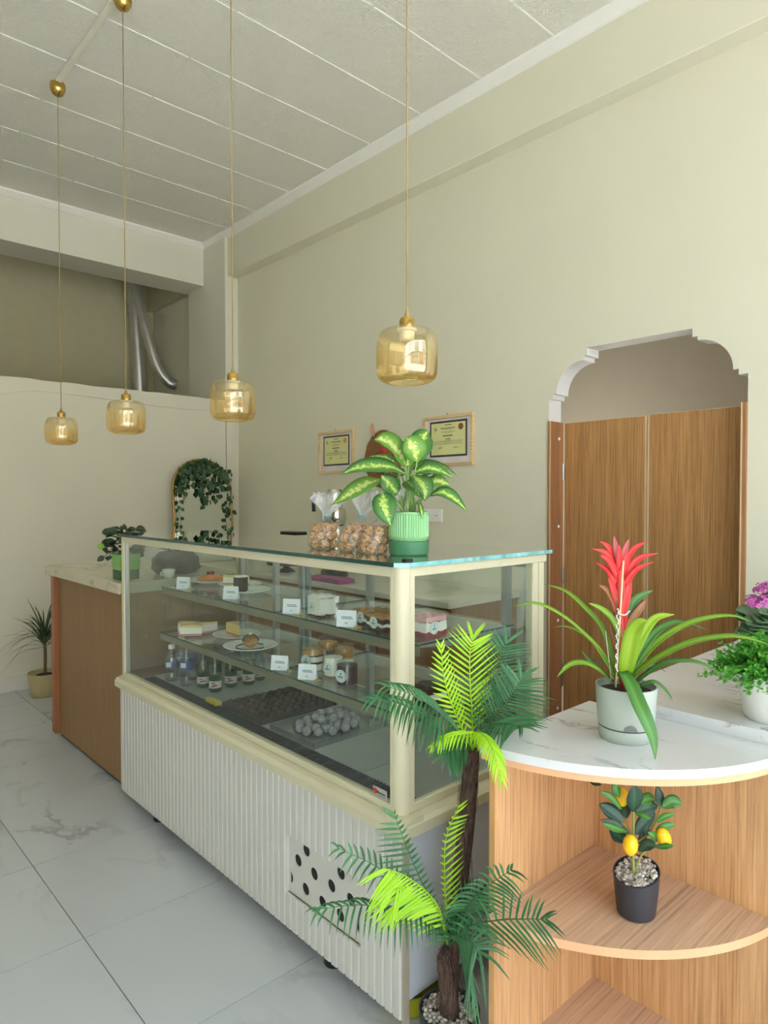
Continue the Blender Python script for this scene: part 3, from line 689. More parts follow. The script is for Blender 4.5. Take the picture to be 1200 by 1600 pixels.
# ================================================================== FRAMED CERTIFICATES
M_pine = wood('pine_frame', (214, 182, 130), (234, 208, 162), 'Y', .6)
M_cert = plain('cert_paper', (224, 224, 160), .6, vary=.03)
M_mount = plain('cert_mount', (226, 222, 224), .6); M_bord = plain('cert_border', (62, 52, 52), .5, vary=.2, scale=40)
M_fglass = thin_glass('frame_glass', (1, 1, 1), .35)
def certificate(yc, zc, seal, label, w=.440, h=.336, tilt=0):
    t = empty('framed_certificate', (XW, yc, zc), label, 'frame')
    x1 = XW - .001; xo = XW - .022; b = .021
    fr_ = MB()
    for (a, c) in (((yc - w / 2, zc - h / 2), (yc + w / 2, zc - h / 2 + b)), ((yc - w / 2, zc + h / 2 - b), (yc + w / 2, zc + h / 2)), ((yc - w / 2, zc - h / 2 + b), (yc - w / 2 + b, zc + h / 2 - b)), ((yc + w / 2 - b, zc - h / 2 + b), (yc + w / 2, zc + h / 2 - b))):
        q = MB().box((xo, a[0], a[1]), (x1, c[0], c[1])); q.build('frame_bar', M_pine, t, bevel=.0015)
    MB().box((x1 - .008, yc - w / 2 + b, zc - h / 2 + b), (x1, yc + w / 2 - b, zc + h / 2 - b)).build('mount', M_mount, t)
    dw, dh = w * .375, h * .355; dc = zc + .012
    MB().box((x1 - .0088, yc - dw, dc - dh), (x1 - .008, yc + dw, dc + dh)).build('border', M_bord, t)
    d = MB().box((x1 - .0096, yc - dw + .014, dc - dh + .013), (x1 - .0088, yc + dw - .014, dc + dh - .013)).build('document', M_cert, t)
    ink = MB(); rr = random.Random(3 + int(yc * 10)); xi = (x1 - .0100, x1 - .0096)
    def line(z, y0, y1, th, words=True):           # unreadably small print: dashes the size of words
        y = y0
        while y > y1:
            L = rr.uniform(.006, .014) if words else y0 - y1
            e = max(y - L, y1); ink.box((xi[0], e, z - th / 2), (xi[1], y, z + th / 2)); y = e - .0028
    line(dc + .092, yc + .030, yc - .032, .0055); line(dc + .070, yc + .066, yc - .062, .0065)
    line(dc + .060, yc + .034, yc - .036, .002); line(dc + .047, yc + .064, yc - .064, .0022); line(dc + .041, yc + .040, yc - .040, .002)
    line(dc + .020, yc + .045, yc - .042, .0085); line(dc - .002, yc + .022, yc - .022, .0070)
    for q_ in (-.014, -.020, -.029, -.036): line(dc + q_, yc + .128, yc - .126, .0014, False)
    for q_ in (-.014, -.020, -.029): line(dc + q_, yc + .028, yc - .028, .0026)
    line(dc - .058, yc + .082, yc + .052, .0022); line(dc - .064, yc + .074, yc + .058, .002); line(dc - .056, yc - .052, yc - .082, .002); line(dc - .063, yc - .044, yc - .092, .0022)
    ink.build('print', plain('cert_ink', (84, 84, 62), .8), d)
    sg = MB(); sg.tube([(x1 - .0098, yc + .085, dc - .070), (x1 - .0098, yc + .072, dc - .052), (x1 - .0098, yc + .074, dc - .068), (x1 - .0098, yc + .060, dc - .050), (x1 - .0098, yc + .055, dc - .056)], .0007, 5, 24); sg.build('signature', plain('pen_blue', (74, 80, 96), .7), d)
    em = MB(); em.tube([(x1 - .0098, yc + .112 + .014 * math.cos(a * math.pi / 12), dc + .066 + .014 * math.sin(a * math.pi / 12)) for a in range(25)], .0009, 5, cap=False); em.lathe([(0, 0), (.007, 0), (.007, .0004), (0, .0004)], (0, 0, 0), 5)
    em.v[-20:] = [(x1 - .0098 - p[2], yc + .112 + p[0], dc + .066 + p[1]) for p in em.v[-20:]]
    em.build('emblem', MATS['cert_ink'], d)
    se = MB(); se.tube([(x1 - .0096, yc - .112, dc + .074), (x1 - .0106, yc - .112, dc + .074)], .0215, 20); se.build('seal', seal, d)
    MB().box((xo + .004, yc - w / 2 + b, zc - h / 2 + b), (xo + .006, yc + w / 2 - b, zc + h / 2 - b)).build('glazing', M_fglass, t)
    n = MB(); n.tube([(XW, yc + .01, zc + h / 2 + .010), (XW - .012, yc + .01, zc + h / 2 + .012)], .0035, 8); n.build('nail', M_steel, t)
certificate(4.170, 1.848, plain('seal_orange', (222, 160, 84), .6), 'pine framed certificate with an orange seal, left of the wicker basket')
certificate(2.980, 1.866, plain('seal_brown', (134, 86, 40), .6), 'pine framed certificate with a brown seal, right of the wicker basket')

# ================================================================== WICKER BASKET on the wall
M_wick = plain('wicker', (150, 104, 62), .7, vary=.25, scale=70)
wb = empty('wicker_basket', (XW, 3.62, 1.77), 'round brown wicker basket hung between the certificates behind the plant', 'basket')
for i in range(15):
    r = .205 - i * .0135; xo = XW - .012 - .055 * math.sin(min(1, i / 12) * math.pi / 2)
    mb = MB(); nn = 56; ph = i * .5
    mb.tube([(xo - .004 * math.sin(a * 2 * math.pi / nn * 14 + i * math.pi), 3.62 + r * .92 * math.cos(2 * math.pi * a / nn), 1.77 + r * math.sin(2 * math.pi * a / nn)) for a in range(nn + 1)], .0085, 6, cap=False)
    mb.build('wicker_ring', M_wick, wb, smooth=True)
for i in range(12):
    a = 2 * math.pi * i / 12; mb = MB()
    mb.tube([(XW - .016, 3.62 + .20 * .92 * math.cos(a), 1.77 + .20 * math.sin(a)), (XW - .05, 3.62 + .11 * math.cos(a), 1.77 + .12 * math.sin(a)), (XW - .068, 3.62 + .02 * math.cos(a), 1.77 + .02 * math.sin(a))], .004, 6, 8); mb.build('wicker_rib', M_wick, wb, smooth=True)
mb = MB(); mb.ball((XW - .085, 3.54, 1.80), .035, 10, 7, (.4, 1, 1.2), .15); mb.build('cloth_flower', plain('red_cloth', (196, 40, 44), .8), wb, smooth=True)
mb = MB(); mb.blade([(XW - .06, 3.66, 1.93), (XW - .08, 3.655, 1.99), (XW - .07, 3.67, 2.03)], .05, (-1, 0, 0), 8, .2); mb.build('dried_petal', plain('dried_petal', (226, 178, 140), .7), wb, smooth=True, solid=.002)

# ================================================================== SOCKET
so = empty('wall_socket', (XW, 3.10, 1.365), 'white double wall socket behind the green pot', 'socket')
MB().box((XW - .012, 3.035, 1.322), (XW, 3.205, 1.408)).build('plate', M_plastic_white, so, bevel=.003, seg=2)
for y in (3.078, 3.160):
    m_ = MB(); m_.tube([(XW - .016, y, 1.365), (XW - .006, y, 1.365)], .030, 22); f_ = m_.build('socket_face', M_plastic_white, so, smooth=True, auto=40)
    m_ = MB()
    for dy in (-.0095, .0095): m_.tube([(XW - .0170, y + dy, 1.365), (XW - .0155, y + dy, 1.365)], .0035, 10)
    m_.build('pin_hole', M_black, f_)

# ================================================================== TEA MAKER, tray, cloth, scale on the back counter
M_shiny = plain('polished_steel', (206, 206, 202), .12, metal=1, vary=.02)
tm = empty('tea_maker', (2.98, 3.77, .92), 'polished steel tea maker with a black handled teapot on top', 'tea maker')
T = (2.98, 3.77)
def ring(prof_, nm, mat, par, seg=36): 
    m = MB(); m.lathe(prof_, (T[0], T[1], 0), seg); return m.build(nm, mat, par, smooth=True, auto=40)
ring([(0, .92), (.095, .92), (.098, .94), (.098, .965), (0, .965)], 'base', M_black, tm)
ring([(.085, .965), (.098, .99), (.100, 1.10), (.095, 1.26), (.085, 1.285), (0, 1.285)], 'boiler', M_shiny, tm)
ring([(.070, 1.285), (.082, 1.30), (.088, 1.34), (.086, 1.39), (.078, 1.41)], 'teapot', M_shiny, tm)
ring([(.060, 1.41), (.062, 1.43), (.060, 1.535), (.056, 1.545), (0, 1.547)], 'strainer', M_shiny, tm)
m = MB(); m.tube([(T[0] - .03, T[1] + .075, 1.50), (T[0] - .05, T[1] + .135, 1.505), (T[0] - .06, T[1] + .165, 1.47), (T[0] - .06, T[1] + .168, 1.42), (T[0] - .06, T[1] + .165, 1.385)], .0135, 10, 20); m.build('teapot_handle', M_black, tm, smooth=True)
m = MB(); m.tube([(T[0] + .02, T[1] - .09, 1.20), (T[0] + .02, T[1] - .15, 1.19), (T[0] + .02, T[1] - .155, 1.06), (T[0] + .02, T[1] - .09, 1.03)], .012, 10, 18); m.build('boiler_handle', M_black, tm, smooth=True)
m = MB(); m.tube([(T[0] - .06, T[1] - .06, 1.34), (T[0] - .09, T[1] - .10, 1.36), (T[0] - .10, T[1] - .125, 1.395)], [.016, .012, .009], 10, 10); m.build('spout', M_shiny, tm, smooth=True)
m = MB().box((1.86, 2.66, 1.3128), (1.935, 2.79, 1.3205)); tag(m.build('tablet', M_black, None, bevel=.003), 'thin black tablet lying at the rear edge of the glass top', 'tablet')
# folded purple cloth on the back counter
m = MB(); nx, ny = 14, 16; V = []
for l in (0, 1):
    for i in range(nx + 1):
        for j in range(ny + 1):
            V.append((2.71 + .13 * i / nx, 3.38 + .36 * j / ny, .921 + (.026 if l else 0) + (.006 * math.sin(i * .9 + j * .35) if l else 0)))
Fc = []; S_ = (nx + 1) * (ny + 1)
for l in (0, 1):
    for i in range(nx):
        for j in range(ny):
            a = l * S_ + i * (ny + 1) + j; q = (a, a + 1, a + ny + 2, a + ny + 1); Fc.append(q if l == 0 else q[::-1])
bd_ = [i * (ny + 1) for i in range(nx + 1)] + [nx * (ny + 1) + j for j in range(1, ny + 1)] + [i * (ny + 1) + ny for i in range(nx - 1, -1, -1)] + [j for j in range(ny - 1, 0, -1)]
for a, b in zip(bd_, bd_[1:] + bd_[:1]): Fc.append((a, S_ + a, S_ + b, b))
m.add(V, Fc); tag(m.build('folded_cloth', plain('purple_cloth', (158, 72, 134), .9, bump=.4, bscale=200), None, smooth=True, auto=60), 'folded purple cloth on the back counter seen through the case', 'cloth')
gs = empty('cake_turntable', (2.90, 4.26, .92), 'dark round cake turntable on the back counter', 'turntable')
m = MB(); m.lathe([(0, .92), (.07, .92), (.05, .94), (.025, .95), (.025, .975), (0, .975)], (2.90, 4.26, 0), 28); m.build('stand', M_black, gs, smooth=True, auto=40)
m = MB(); m.lathe([(0, .975), (.145, .975), (.15, .982), (.15, .998), (0, .998)], (2.90, 4.26, 0), 40); m.build('plate', plain('dark_grey', (58, 58, 64), .45), gs, smooth=True, auto=40)
m = MB(); m.lathe([(0, .998), (.016, .998), (.016, 1.06), (0, 1.06)], (2.90, 4.26, 0), 16); m.build('knob', plain('grey_knob', (90, 90, 94), .4), gs, smooth=True, auto=40)

# ================================================================== ARCHED MIRROR with ivy
mir = empty('arched_mirror', (2.90, 5.50, 0), 'tall gold framed arched mirror leaning on the partition', 'mirror')
hw, zt, lean = .285, 1.83, .16
def mpt(u, z, off=0): return Vector((2.905 + u, 5.475 + lean * z / zt - off, z))
zs = zt - hw * .95
arc_pts = [(-hw, 0.01), (-hw, .6), (-hw, 1.1), (-hw, zs)] + [(-hw * math.cos(math.pi * i / 20), zs + hw * .95 * math.sin(math.pi * i / 20)) for i in range(1, 20)] + [(hw, zs), (hw, 1.1), (hw, .6), (hw, 0.01)]
m = MB(); m.tube([mpt(u, z) for u, z in arc_pts], .0125, 8, cap=True); m.build('frame', plain('gold_frame', (176, 140, 76), .3, metal=.8), mir, smooth=True)
m = MB(); m.prism([mpt(u, z, .004) for u, z in arc_pts], (0, .004, 0)); m.build('mirror_glass', M_mirror, mir)
iv = empty('ivy_garland', (2.90, 5.48, zt), 'green ivy garland draped over the arched mirror', 'garland')
vines = MB(); rv = random.Random(5); leafpos = []
def vine(pts, n, jit, w=1.0):
    P = catmull(pts, n); vines.tube(P, .0022, 5)
    for p in P: leafpos.append((p + Vector((rv.uniform(-jit, jit), rv.uniform(-.04, 0), rv.uniform(-jit, jit))), w))
rim = lambda a, o=.03: mpt(-hw * math.cos(a), zs + hw * .95 * math.sin(a), o)
vine([rim(a, .035) for a in [math.pi * i / 12 for i in range(2, 12)]], 26, .03)
for a0, L in ((.55, .14), (.75, .20), (.9, .27), (1.15, .20), (1.3, .16), (1.45, .30), (1.6, .42), (1.75, .34), (1.95, .22), (2.1, .30), (2.3, .18), (1.0, .12), (1.7, .15)):
    p = rim(a0, .04); vine([p, p + Vector((rv.uniform(-.03, .03), -.02, -L * .5)), p + Vector((rv.uniform(-.05, .05), -.01, -L))], int(L / .028) + 2, .022)
vine([rim(.15, .03)] + [mpt(-hw + d_, z, .03) for d_, z in ((.02, 1.42), (.05, 1.25), (.0, 1.13), (-.02, 1.0))], 17, .045)
vine([rim(math.pi - .2, .03)] + [mpt(hw + d_, z, .03) for d_, z in ((-.03, 1.45), (-.05, 1.3), (-.02, 1.15), (0, .98))], 26, .05)
vines.build('vine', plain('vine_green', (70, 92, 48), .6), iv, smooth=True)
M_ivy = leaf_mat('ivy_leaf', (48, 80, 48), (66, 102, 60), .45, trans=.1, rnd=.35)
lm = MB(); lm.add([(0, 0, 0), (-.022, 0, -.012), (-.026, .004, -.030), (0, -.002, -.030), (.026, .004, -.030), (.022, 0, -.012), (-.012, .003, -.048), (0, 0, -.064), (.012, .003, -.048)],
                  [(0, 1, 3), (1, 2, 3), (0, 3, 5), (3, 4, 5), (2, 6, 3), (3, 6, 7), (3, 7, 8), (3, 8, 4)], 0, [(.5, 0), (0, .2), (0, .5), (.5, .5), (1, .5), (1, .2), (.2, .8), (.5, 1), (.8, .8)])
l0 = None
for p, w in leafpos:
    rot = (rv.uniform(-.5, .3), rv.uniform(-.9, .9), rv.uniform(-.9, .9)); s = rv.uniform(.6, 1.0)
    if l0 is None:
        l0 = lm.build('leaf', M_ivy, None); l0.parent = iv; l0.location = p - iv.location; l0.rotation_euler = rot; l0.scale = (s, s, s)
    else: mesh_copy(l0, 'leaf', iv, p, rot, (s, s, s))

# ================================================================== small plants on the service counter
def pot_square(x, y, z, s, h, mat1, mat2, par):
    m = MB(); a, b = s * .92, s
    m.add([(x - a, y - a, z + h * .36), (x + a, y - a, z + h * .36), (x + a, y + a, z + h * .36), (x - a, y + a, z + h * .36), (x - b, y - b, z + h), (x + b, y - b, z + h), (x + b, y + b, z + h), (x - b, y + b, z + h),
           (x - b * .9, y - b * .9, z + h), (x + b * .9, y - b * .9, z + h), (x + b * .9, y + b * .9, z + h), (x - b * .9, y + b * .9, z + h), (x - b * .85, y - b * .85, z + h * .85), (x + b * .85, y - b * .85, z + h * .85), (x + b * .85, y + b * .85, z + h * .85), (x - b * .85, y + b * .85, z + h * .85)],
          [(3, 2, 1, 0)] + [(i, (i + 1) % 4, 4 + (i + 1) % 4, 4 + i) for i in range(4)] + [(4 + i, 4 + (i + 1) % 4, 8 + (i + 1) % 4, 8 + i) for i in range(4)] + [(8 + i, 8 + (i + 1) % 4, 12 + (i + 1) % 4, 12 + i) for i in range(4)] + [(12, 13, 14, 15)])
    m.build('pot', mat1, par, bevel=.003)
    MB().box((x - a * .98, y - a * .98, z), (x + a * .98, y + a * .98, z + h * .36)).build('saucer', mat2, par, bevel=.004)
sp_ = empty('potted_plant', (1.345, 3.43, 1.07), 'bushy dark plant in a two-tone green pot on the service counter', 'plant')
pot_square(1.345, 3.43, 1.07, .056, .13, plain('lime_pot', (122, 178, 92), .35), plain('green_saucer', (58, 98, 66), .35), sp_)
MB().box((1.297, 3.382, 1.17), (1.393, 3.478, 1.185)).build('soil', M_soil, sp_)
M_dleaf = leaf_mat('dark_leaf', (44, 66, 42), (62, 88, 56), .4, trans=.12, rnd=.3); M_lleaf = leaf_mat('lime_leaf', (120, 168, 62), (140, 186, 80), .4)
rq = random.Random(11)
for i in range(90):
    a = rq.uniform(0, 6.283); L = rq.uniform(.03, .14); z0 = 1.19 + rq.uniform(0, .13); b = Vector((1.345 + L * .5 * math.cos(a), 3.44 + L * .5 * math.sin(a), z0))
    if i in (3, 17, 30): L += .05
    d = Vector((math.cos(a), math.sin(a), rq.uniform(-.2, .5)))
    m = MB(); m.blade([b, b + d * .03, b + d * .055 + Vector((0, 0, -.008))], rq.uniform(.034, .048), (0, 0, 1) if i % 3 else (-.6, -.6, .4), 6, .2); m.build('leaf', M_lleaf if i in (5, 23) else M_dleaf, sp_, smooth=True)
for (px_, py_, d_, mt) in ((158, 854, 3.42, M_lleaf), (166, 860, 3.4, M_dleaf), (158, 873, 3.4, M_dleaf), (170, 872, 3.38, M_dleaf)):
    b = vp(174, 862, 3.42); e = vp(px_, py_, d_); m = MB(); m.tube([b, e], .0018, 5); m.blade([e + (b - e) * .3, e, e + (e - b).normalized() * .022], .034, (-.5, -.7, .5), 6, .2); m.build('leaf', mt, sp_, smooth=True)
# made-up wrapped plant, standing in for a dark leafy reflection in the case glass
cp_ = empty('reflection_stand_in', (1.62, 3.50, 1.07), 'made-up leafy plant in a dark grey wrap, standing in for a reflection in the case glass', 'plant')
m = MB(); m.lathe([(.0, 1.07), (.10, 1.07), (.125, 1.10), (.12, 1.15), (.085, 1.185), (.06, 1.19), (0, 1.18)], (1.66, 3.52, 0), 30, rib=lambda a, r, z: r * (1 + .10 * math.sin(a * 7 + z * 40) * (r > .05))); m.build('wrap', plain('dark_wrap', (74, 76, 80), .7, bump=.5, bscale=60), cp_, smooth=True)
for i in range(26):
    a = rq.uniform(0, 6.283); b = Vector((1.66 + .03 * math.cos(a), 3.52 + .03 * math.sin(a), 1.18 + rq.uniform(0, .05))); d = Vector((math.cos(a) * .8, math.sin(a) * .8, rq.uniform(.1, 1.0)))
    m = MB(); m.blade([b, b + d * .05, b + d * .09 + Vector((0, 0, -.015))], .028, (0, 0, 1), 6, .25); m.build('leaf', M_dleaf, cp_, smooth=True)
# white cup by the pot
cu_ = empty('saucer_cup', (1.50, 3.30, 1.07), 'small white cup behind the corner of the case', 'cup')
m = MB(); m.lathe([(0, 1.071), (.022, 1.071), (.030, 1.09), (.033, 1.115), (.030, 1.115), (.026, 1.09), (0, 1.078)], (1.52, 3.31, 0), 20); m.build('bowl', M_ceramic, cu_, smooth=True)
m = MB(); m.tube([(1.49, 3.31, 1.105), (1.475, 3.31, 1.098), (1.485, 3.31, 1.085)], .003, 6, 8); m.build('handle', M_ceramic, cu_, smooth=True)

# ================================================================== DRACAENA on the floor by the partition
dr = empty('dracaena', (1.50, 5.44, 0), 'spiky dracaena in a beige pot on the floor beyond the counter', 'plant')
DX, DY = 1.505, 5.42
m = MB(); m.lathe([(0, 0), (.085, 0), (.095, .01), (.118, .16), (.120, .172), (.112, .172), (.108, .155), (0, .152)], (DX, DY, 0), 30); m.build('pot', plain('beige_pot', (186, 172, 128), .5), dr, smooth=True, auto=50)
m = MB(); m.lathe([(.108, .150), (0, .158)], (DX, DY, 0), 20); m.build('soil', M_soil, dr)
m = MB(); m.tube([(DX, DY, .15), (DX + .004, DY, .30), (DX, DY, .44)], .012, 8, 8); m.build('stem', plain('brown_stem', (104, 88, 68), .8), dr, smooth=True)
M_dra = leaf_mat('dracaena_leaf', (58, 76, 52), (70, 90, 60), .45, trans=.1, rnd=.3)
rd = random.Random(4)
for i in range(84):
    a = rd.uniform(0, 6.283); el = rd.uniform(-.15, 1.35); L = rd.uniform(.26, .40); b = Vector((DX, DY, rd.uniform(.36, .47)))
    dx = Vector((math.cos(a) * math.cos(el), math.sin(a) * math.cos(el), math.sin(el)))
    drp = rd.uniform(.05, .20) * (1.3 - .5 * el)
    if DY + dx.y * L > 5.66: continue
    m = MB(); m.blade([b, b + dx * L * .5 + Vector((0, 0, -drp * .12)), b + dx * L + Vector((0, 0, -drp))], .017, (0, 0, 1) if el < 1.1 else (-.7, -.7, 0), 9, .25, lambda t: max(.03, (1 - t) ** .7 * min(1, .5 + t * 3))); m.build('leaf', M_dra, dr, smooth=True)

# ================================================================== ON THE CASE: bags of cookies
GZ = 1.3127
M_cookie = NT('nutty_cookie')
v = M_cookie.coord('Object', rnd=5); nz = M_cookie.n('ShaderNodeTexNoise', Scale=130.0, Detail=4.0); M_cookie.l(v, nz.inputs['Vector'])
M_cookie.l(M_cookie.ramp(nz.outputs[0], [(.36, srgb(168, 112, 64)), (.5, srgb(214, 162, 104)), (.64, srgb(240, 204, 158))]), M_cookie.b.inputs['Base Color']); M_cookie.b.inputs['Roughness'].default_value = .8
M_cookie.bump(nz.outputs[0], .8, .006); M_cookie = M_cookie.m
M_film = M_bagfilm; M_tie = plain('blue_tie', (120, 186, 204), .5)
cookie_proto = None
def cookie_bag(x, y, R0, H0, lean, which, n_levels, seed, cr=.0175):
    global cookie_proto
    rc = random.Random(seed)
    t = empty('cookie_bag', (x, y, GZ), 'clear plastic bag of cookies, ' + which, 'bag', 'bags of cookies on the glass top')
    lx, ly = lean
    m = MB(); seg = 36; V = []
    prof_ = [(.0, .0005), (R0 * .80, .0005), (R0 * 1.0, .010), (R0 * 1.06, .035), (R0 * 1.02, .060), (R0 * .84, .085), (R0 * .45, H0 - .016), (.009, H0), (.008, H0 + .006), (.020, H0 + .024), (.044, H0 + .050), (.054, H0 + .078)]
    for k_, (r, z) in enumerate(prof_):
        t_ = max(0, (z - .04)) / H0
        for j in range(seg):
            a = 2 * math.pi * j / seg
            wv = 1 + (.03 if k_ < 6 else (.08 if k_ < 9 else .30)) * math.sin(a * (5 if k_ < 6 else 9) + seed + k_ * .8) + (rc.uniform(-.10, .10) if k_ > 9 else rc.uniform(-.015, .015))
            V.append((x + lx * t_ + r * wv * math.cos(a), y + ly * t_ + r * wv * math.sin(a), GZ + z + (rc.uniform(-.012, .012) if k_ == len(prof_) - 1 else 0)))
    Fc = [(i * seg + j, i * seg + (j + 1) % seg, (i + 1) * seg + (j + 1) % seg, (i + 1) * seg + j) for i in range(len(prof_) - 1) for j in range(seg)]
    nb = 8 * seg
    m.add(V[:nb], [f for f in Fc if max(f) < nb]); m.build('film', M_film, t, smooth=True)
    m = MB(); m.add(V[nb - seg:], [tuple(i - nb + seg for i in f) for f in Fc if min(f) >= nb - seg]); m.build('ruffled_top', M_ruffle, t)
    tn = (H0 + .003 - .04) / H0; c = Vector((x + lx * tn, y + ly * tn, GZ + H0 + .003)); m = MB(); m.tube([c + Vector((.0105 * math.cos(a * math.pi / 8), .0105 * math.sin(a * math.pi / 8), 0)) for a in range(17)], .0028, 6, cap=False)
    m.tube([c + Vector((-.010, -.004, 0)), c + Vector((-.019, -.010, .004)), c + Vector((-.022, -.012, -.006))], .0022, 6, 6); m.build('tie', M_tie, t, smooth=True)
    lv = 0
    for lv in range(n_levels):
        z = GZ + .0175 + lv * .0275; rr = (R0 - cr * 1.02) * (1.0 if lv < 2 else (.80 if lv == 2 else .35)); cnt = max(1, int(2 * math.pi * rr / (cr * 2.02)))
        spots = [(rr, 2 * math.pi * q / cnt + lv * .55) for q in range(cnt)]
        if rr > cr * 2: spots.append((0, 0))
        for (r_, a) in spots:
            tl = max(0, (z - GZ - .04)) / H0; p = Vector((x + lx * tl + r_ * math.cos(a), y + ly * tl + r_ * math.sin(a), z + rc.uniform(-.002, .002)))
            s = rc.uniform(.9, 1.04); rot = (rc.uniform(0, 6), rc.uniform(0, 6), rc.uniform(0, 6))
            if cookie_proto is None:
                m = MB(); m.ball((0, 0, 0), cr, 14, 9, (1.0, .97, .86), .10, rnd=rc); cookie_proto = m.build('cookie', M_cookie, None, smooth=True); o = cookie_proto; o.location = p
            else: o = mesh_copy(cookie_proto, 'cookie', None, p)
            o.rotation_euler = rot; o.scale = (s, s, s)
            tag(o, 'small round nutty cookie packed in the clear bag, ' + which, 'cookie', 'cookies in the bag, ' + which)
cookie_bag(1.405, 1.838, .053, .108, (.006, -.022), 'leftmost of the three', 3, 1)
cookie_bag(1.400, 1.676, .051, .112, (.028, -.040), 'middle one of the three', 3, 2)
cookie_bag(1.395, 1.566, .049, .116, (.030, -.030), 'nearest the green pot', 3, 3)

# ================================================================== DIEFFENBACHIA in a ribbed green pot
PX, PY = 1.447, 1.462
df = empty('dieffenbachia', (PX, PY, GZ), 'variegated leafy plant in a ribbed light green pot on the glass top', 'plant')
M_potl = plain('pot_light_green', (146, 200, 142), .4, vary=.02); M_potd = plain('pot_dark_green', (74, 134, 96), .38, vary=.02)
m = MB(); m.lathe([(0, GZ), (.056, GZ), (.060, GZ + .004), (.063, GZ + .042), (.060, GZ + .044), (.057, GZ + .036), (0, GZ + .036)], (PX, PY, 0), 48); m.build('saucer', M_potd, df, smooth=True, auto=40)
m = MB(); m.lathe([(.050, GZ + .036), (.057, GZ + .048), (.060, GZ + .056), (.0615, GZ + .060), (.0615, GZ + .124), (.0625, GZ + .126), (.0625, GZ + .132), (.0585, GZ + .132), (.0565, GZ + .112), (0, GZ + .112)], (PX, PY, 0), 192,
                   rib=lambda a, r, z: r - (.0024 if (r > .0605 and GZ + .058 < z < GZ + .125 and int(a / (2 * math.pi) * 192) % 4 in (2, 3)) else 0)); m.build('pot', M_potl, df, smooth=True, auto=30)
m = MB(); m.lathe([(.056, GZ + .113), (0, GZ + .118)], (PX, PY, 0), 24); m.build('soil', M_soil, df)
M_dief = leaf_mat('variegated_leaf', (58, 118, 58), (150, 196, 90), .35, vari=(206, 226, 122), trans=.28, rnd=.22)
M_dief2 = leaf_mat('variegated_leaf_pale', (104, 160, 66), (170, 208, 96), .35, vari=(226, 238, 150), trans=.3, rnd=.15)
M_dstem = plain('pale_stem', (132, 168, 92), .45)
D0 = 2.07
LV = [  # midrib points in the survey picture with depth, width, face direction, pale?
    ([(634, 728, 2.05), (618, 700, 2.02), (600, 688, 2.00), (584, 687, 2.00)], .062, (-.3, -.7, .6), 1),
    ([(652, 723, 2.08), (655, 700, 2.10), (662, 682, 2.13), (670, 673, 2.15)], .060, (-.5, -.8, .2), 0),
    ([(651, 722, 2.04), (648, 704, 2.02), (641, 690, 2.02), (634, 683, 2.03)], .058, (-.6, -.7, .3), 1),
    ([(638, 730, 2.06), (634, 712, 2.05), (632, 698, 2.06), (633, 688, 2.08)], .050, (-.6, -.7, .2), 1),
    ([(634, 741, 2.03), (610, 730, 1.98), (580, 729, 1.95), (556, 732, 1.93), (533, 741, 1.92)], .050, (-.4, -.6, .7), 0),
    ([(620, 726, 2.10), (604, 716, 2.13), (590, 713, 2.15), (575, 714, 2.17)], .030, (-.3, -.5, .8), 0),
    ([(594, 750, 2.02), (576, 755, 1.99), (556, 766, 1.97), (537, 778, 1.96), (518, 789, 1.96)], .046, (-.3, -.6, .75), 1),
    ([(598, 770, 1.99), (600, 785, 1.965), (604, 803, 1.955), (611, 822, 1.955)], .056, (-.7, -.7, .3), 0),
    ([(622, 772, 2.05), (612, 760, 2.03), (602, 750, 2.02), (596, 742, 2.02)], .046, (-.6, -.7, .3), 0),
    ([(634, 752, 2.00), (641, 756, 1.98), (650, 765, 1.965), (657, 778, 1.965)], .042, (-.5, -.8, .4), 0),
    ([(645, 744, 2.00), (656, 752, 1.97), (664, 766, 1.96), (663, 783, 1.965)], .054, (-.3, -.9, .4), 0),
    ([(648, 738, 2.05), (668, 732, 2.04), (688, 736, 2.04), (709, 747, 2.05)], .046, (-.2, -.7, .75), 0),
    ([(646, 727, 2.10), (668, 724, 2.12), (692, 729, 2.13), (715, 743, 2.14)], .034, (-.1, -.5, .85), 0),
    ([(672, 774, 2.02), (690, 770, 2.00), (710, 780, 1.99), (730, 799, 1.99)], .050, (-.1, -.8, .7), 0),
    ([(666, 752, 2.06), (680, 752, 2.05), (692, 754, 2.06), (703, 758, 2.07)], .042, (-.2, -.9, .5), 1),
    ([(655, 786, 2.02), (657, 792, 2.00), (659, 802, 1.99), (660, 811, 1.99)], .012, (-.5, -.8, .2), 0),
    ([(628, 745, 2.12), (618, 736, 2.16), (606, 738, 2.20), (594, 748, 2.23)], .044, (-.2, -.4, .9), 0),
    ([(650, 745, 2.12), (664, 738, 2.16), (680, 742, 2.2), (694, 752, 2.24)], .044, (.1, -.4, .9), 0),
    ([(640, 738, 2.12), (642, 716, 2.18), (650, 700, 2.22), (660, 692, 2.26)], .052, (-.4, -.6, .6), 0),
]
for i, (pts, w, hint, pale) in enumerate(LV):
    P = [vp(*p) for p in pts]
    base = Vector((PX + R.uniform(-.022, .022), PY + R.uniform(-.022, .022), GZ + .112))
    m = MB(); m.tube([base, base.lerp(P[0], .5) + Vector((0, 0, .012)), P[0], P[0].lerp(P[1], .35)], [.0042, .003, .0022, .001], 7, 10); m.build('stem', M_dstem, df, smooth=True)
    m = MB(); m.blade(P, w * 1.3, hint, 14, .22, lambda t: max(.015, (math.sin(math.pi * t ** .8)) ** .75 if t < .5 else (math.sin(math.pi * t ** .8)) ** .95)); m.build('leaf', M_dief2 if pale else M_dief, df, smooth=True, solid=.0007)

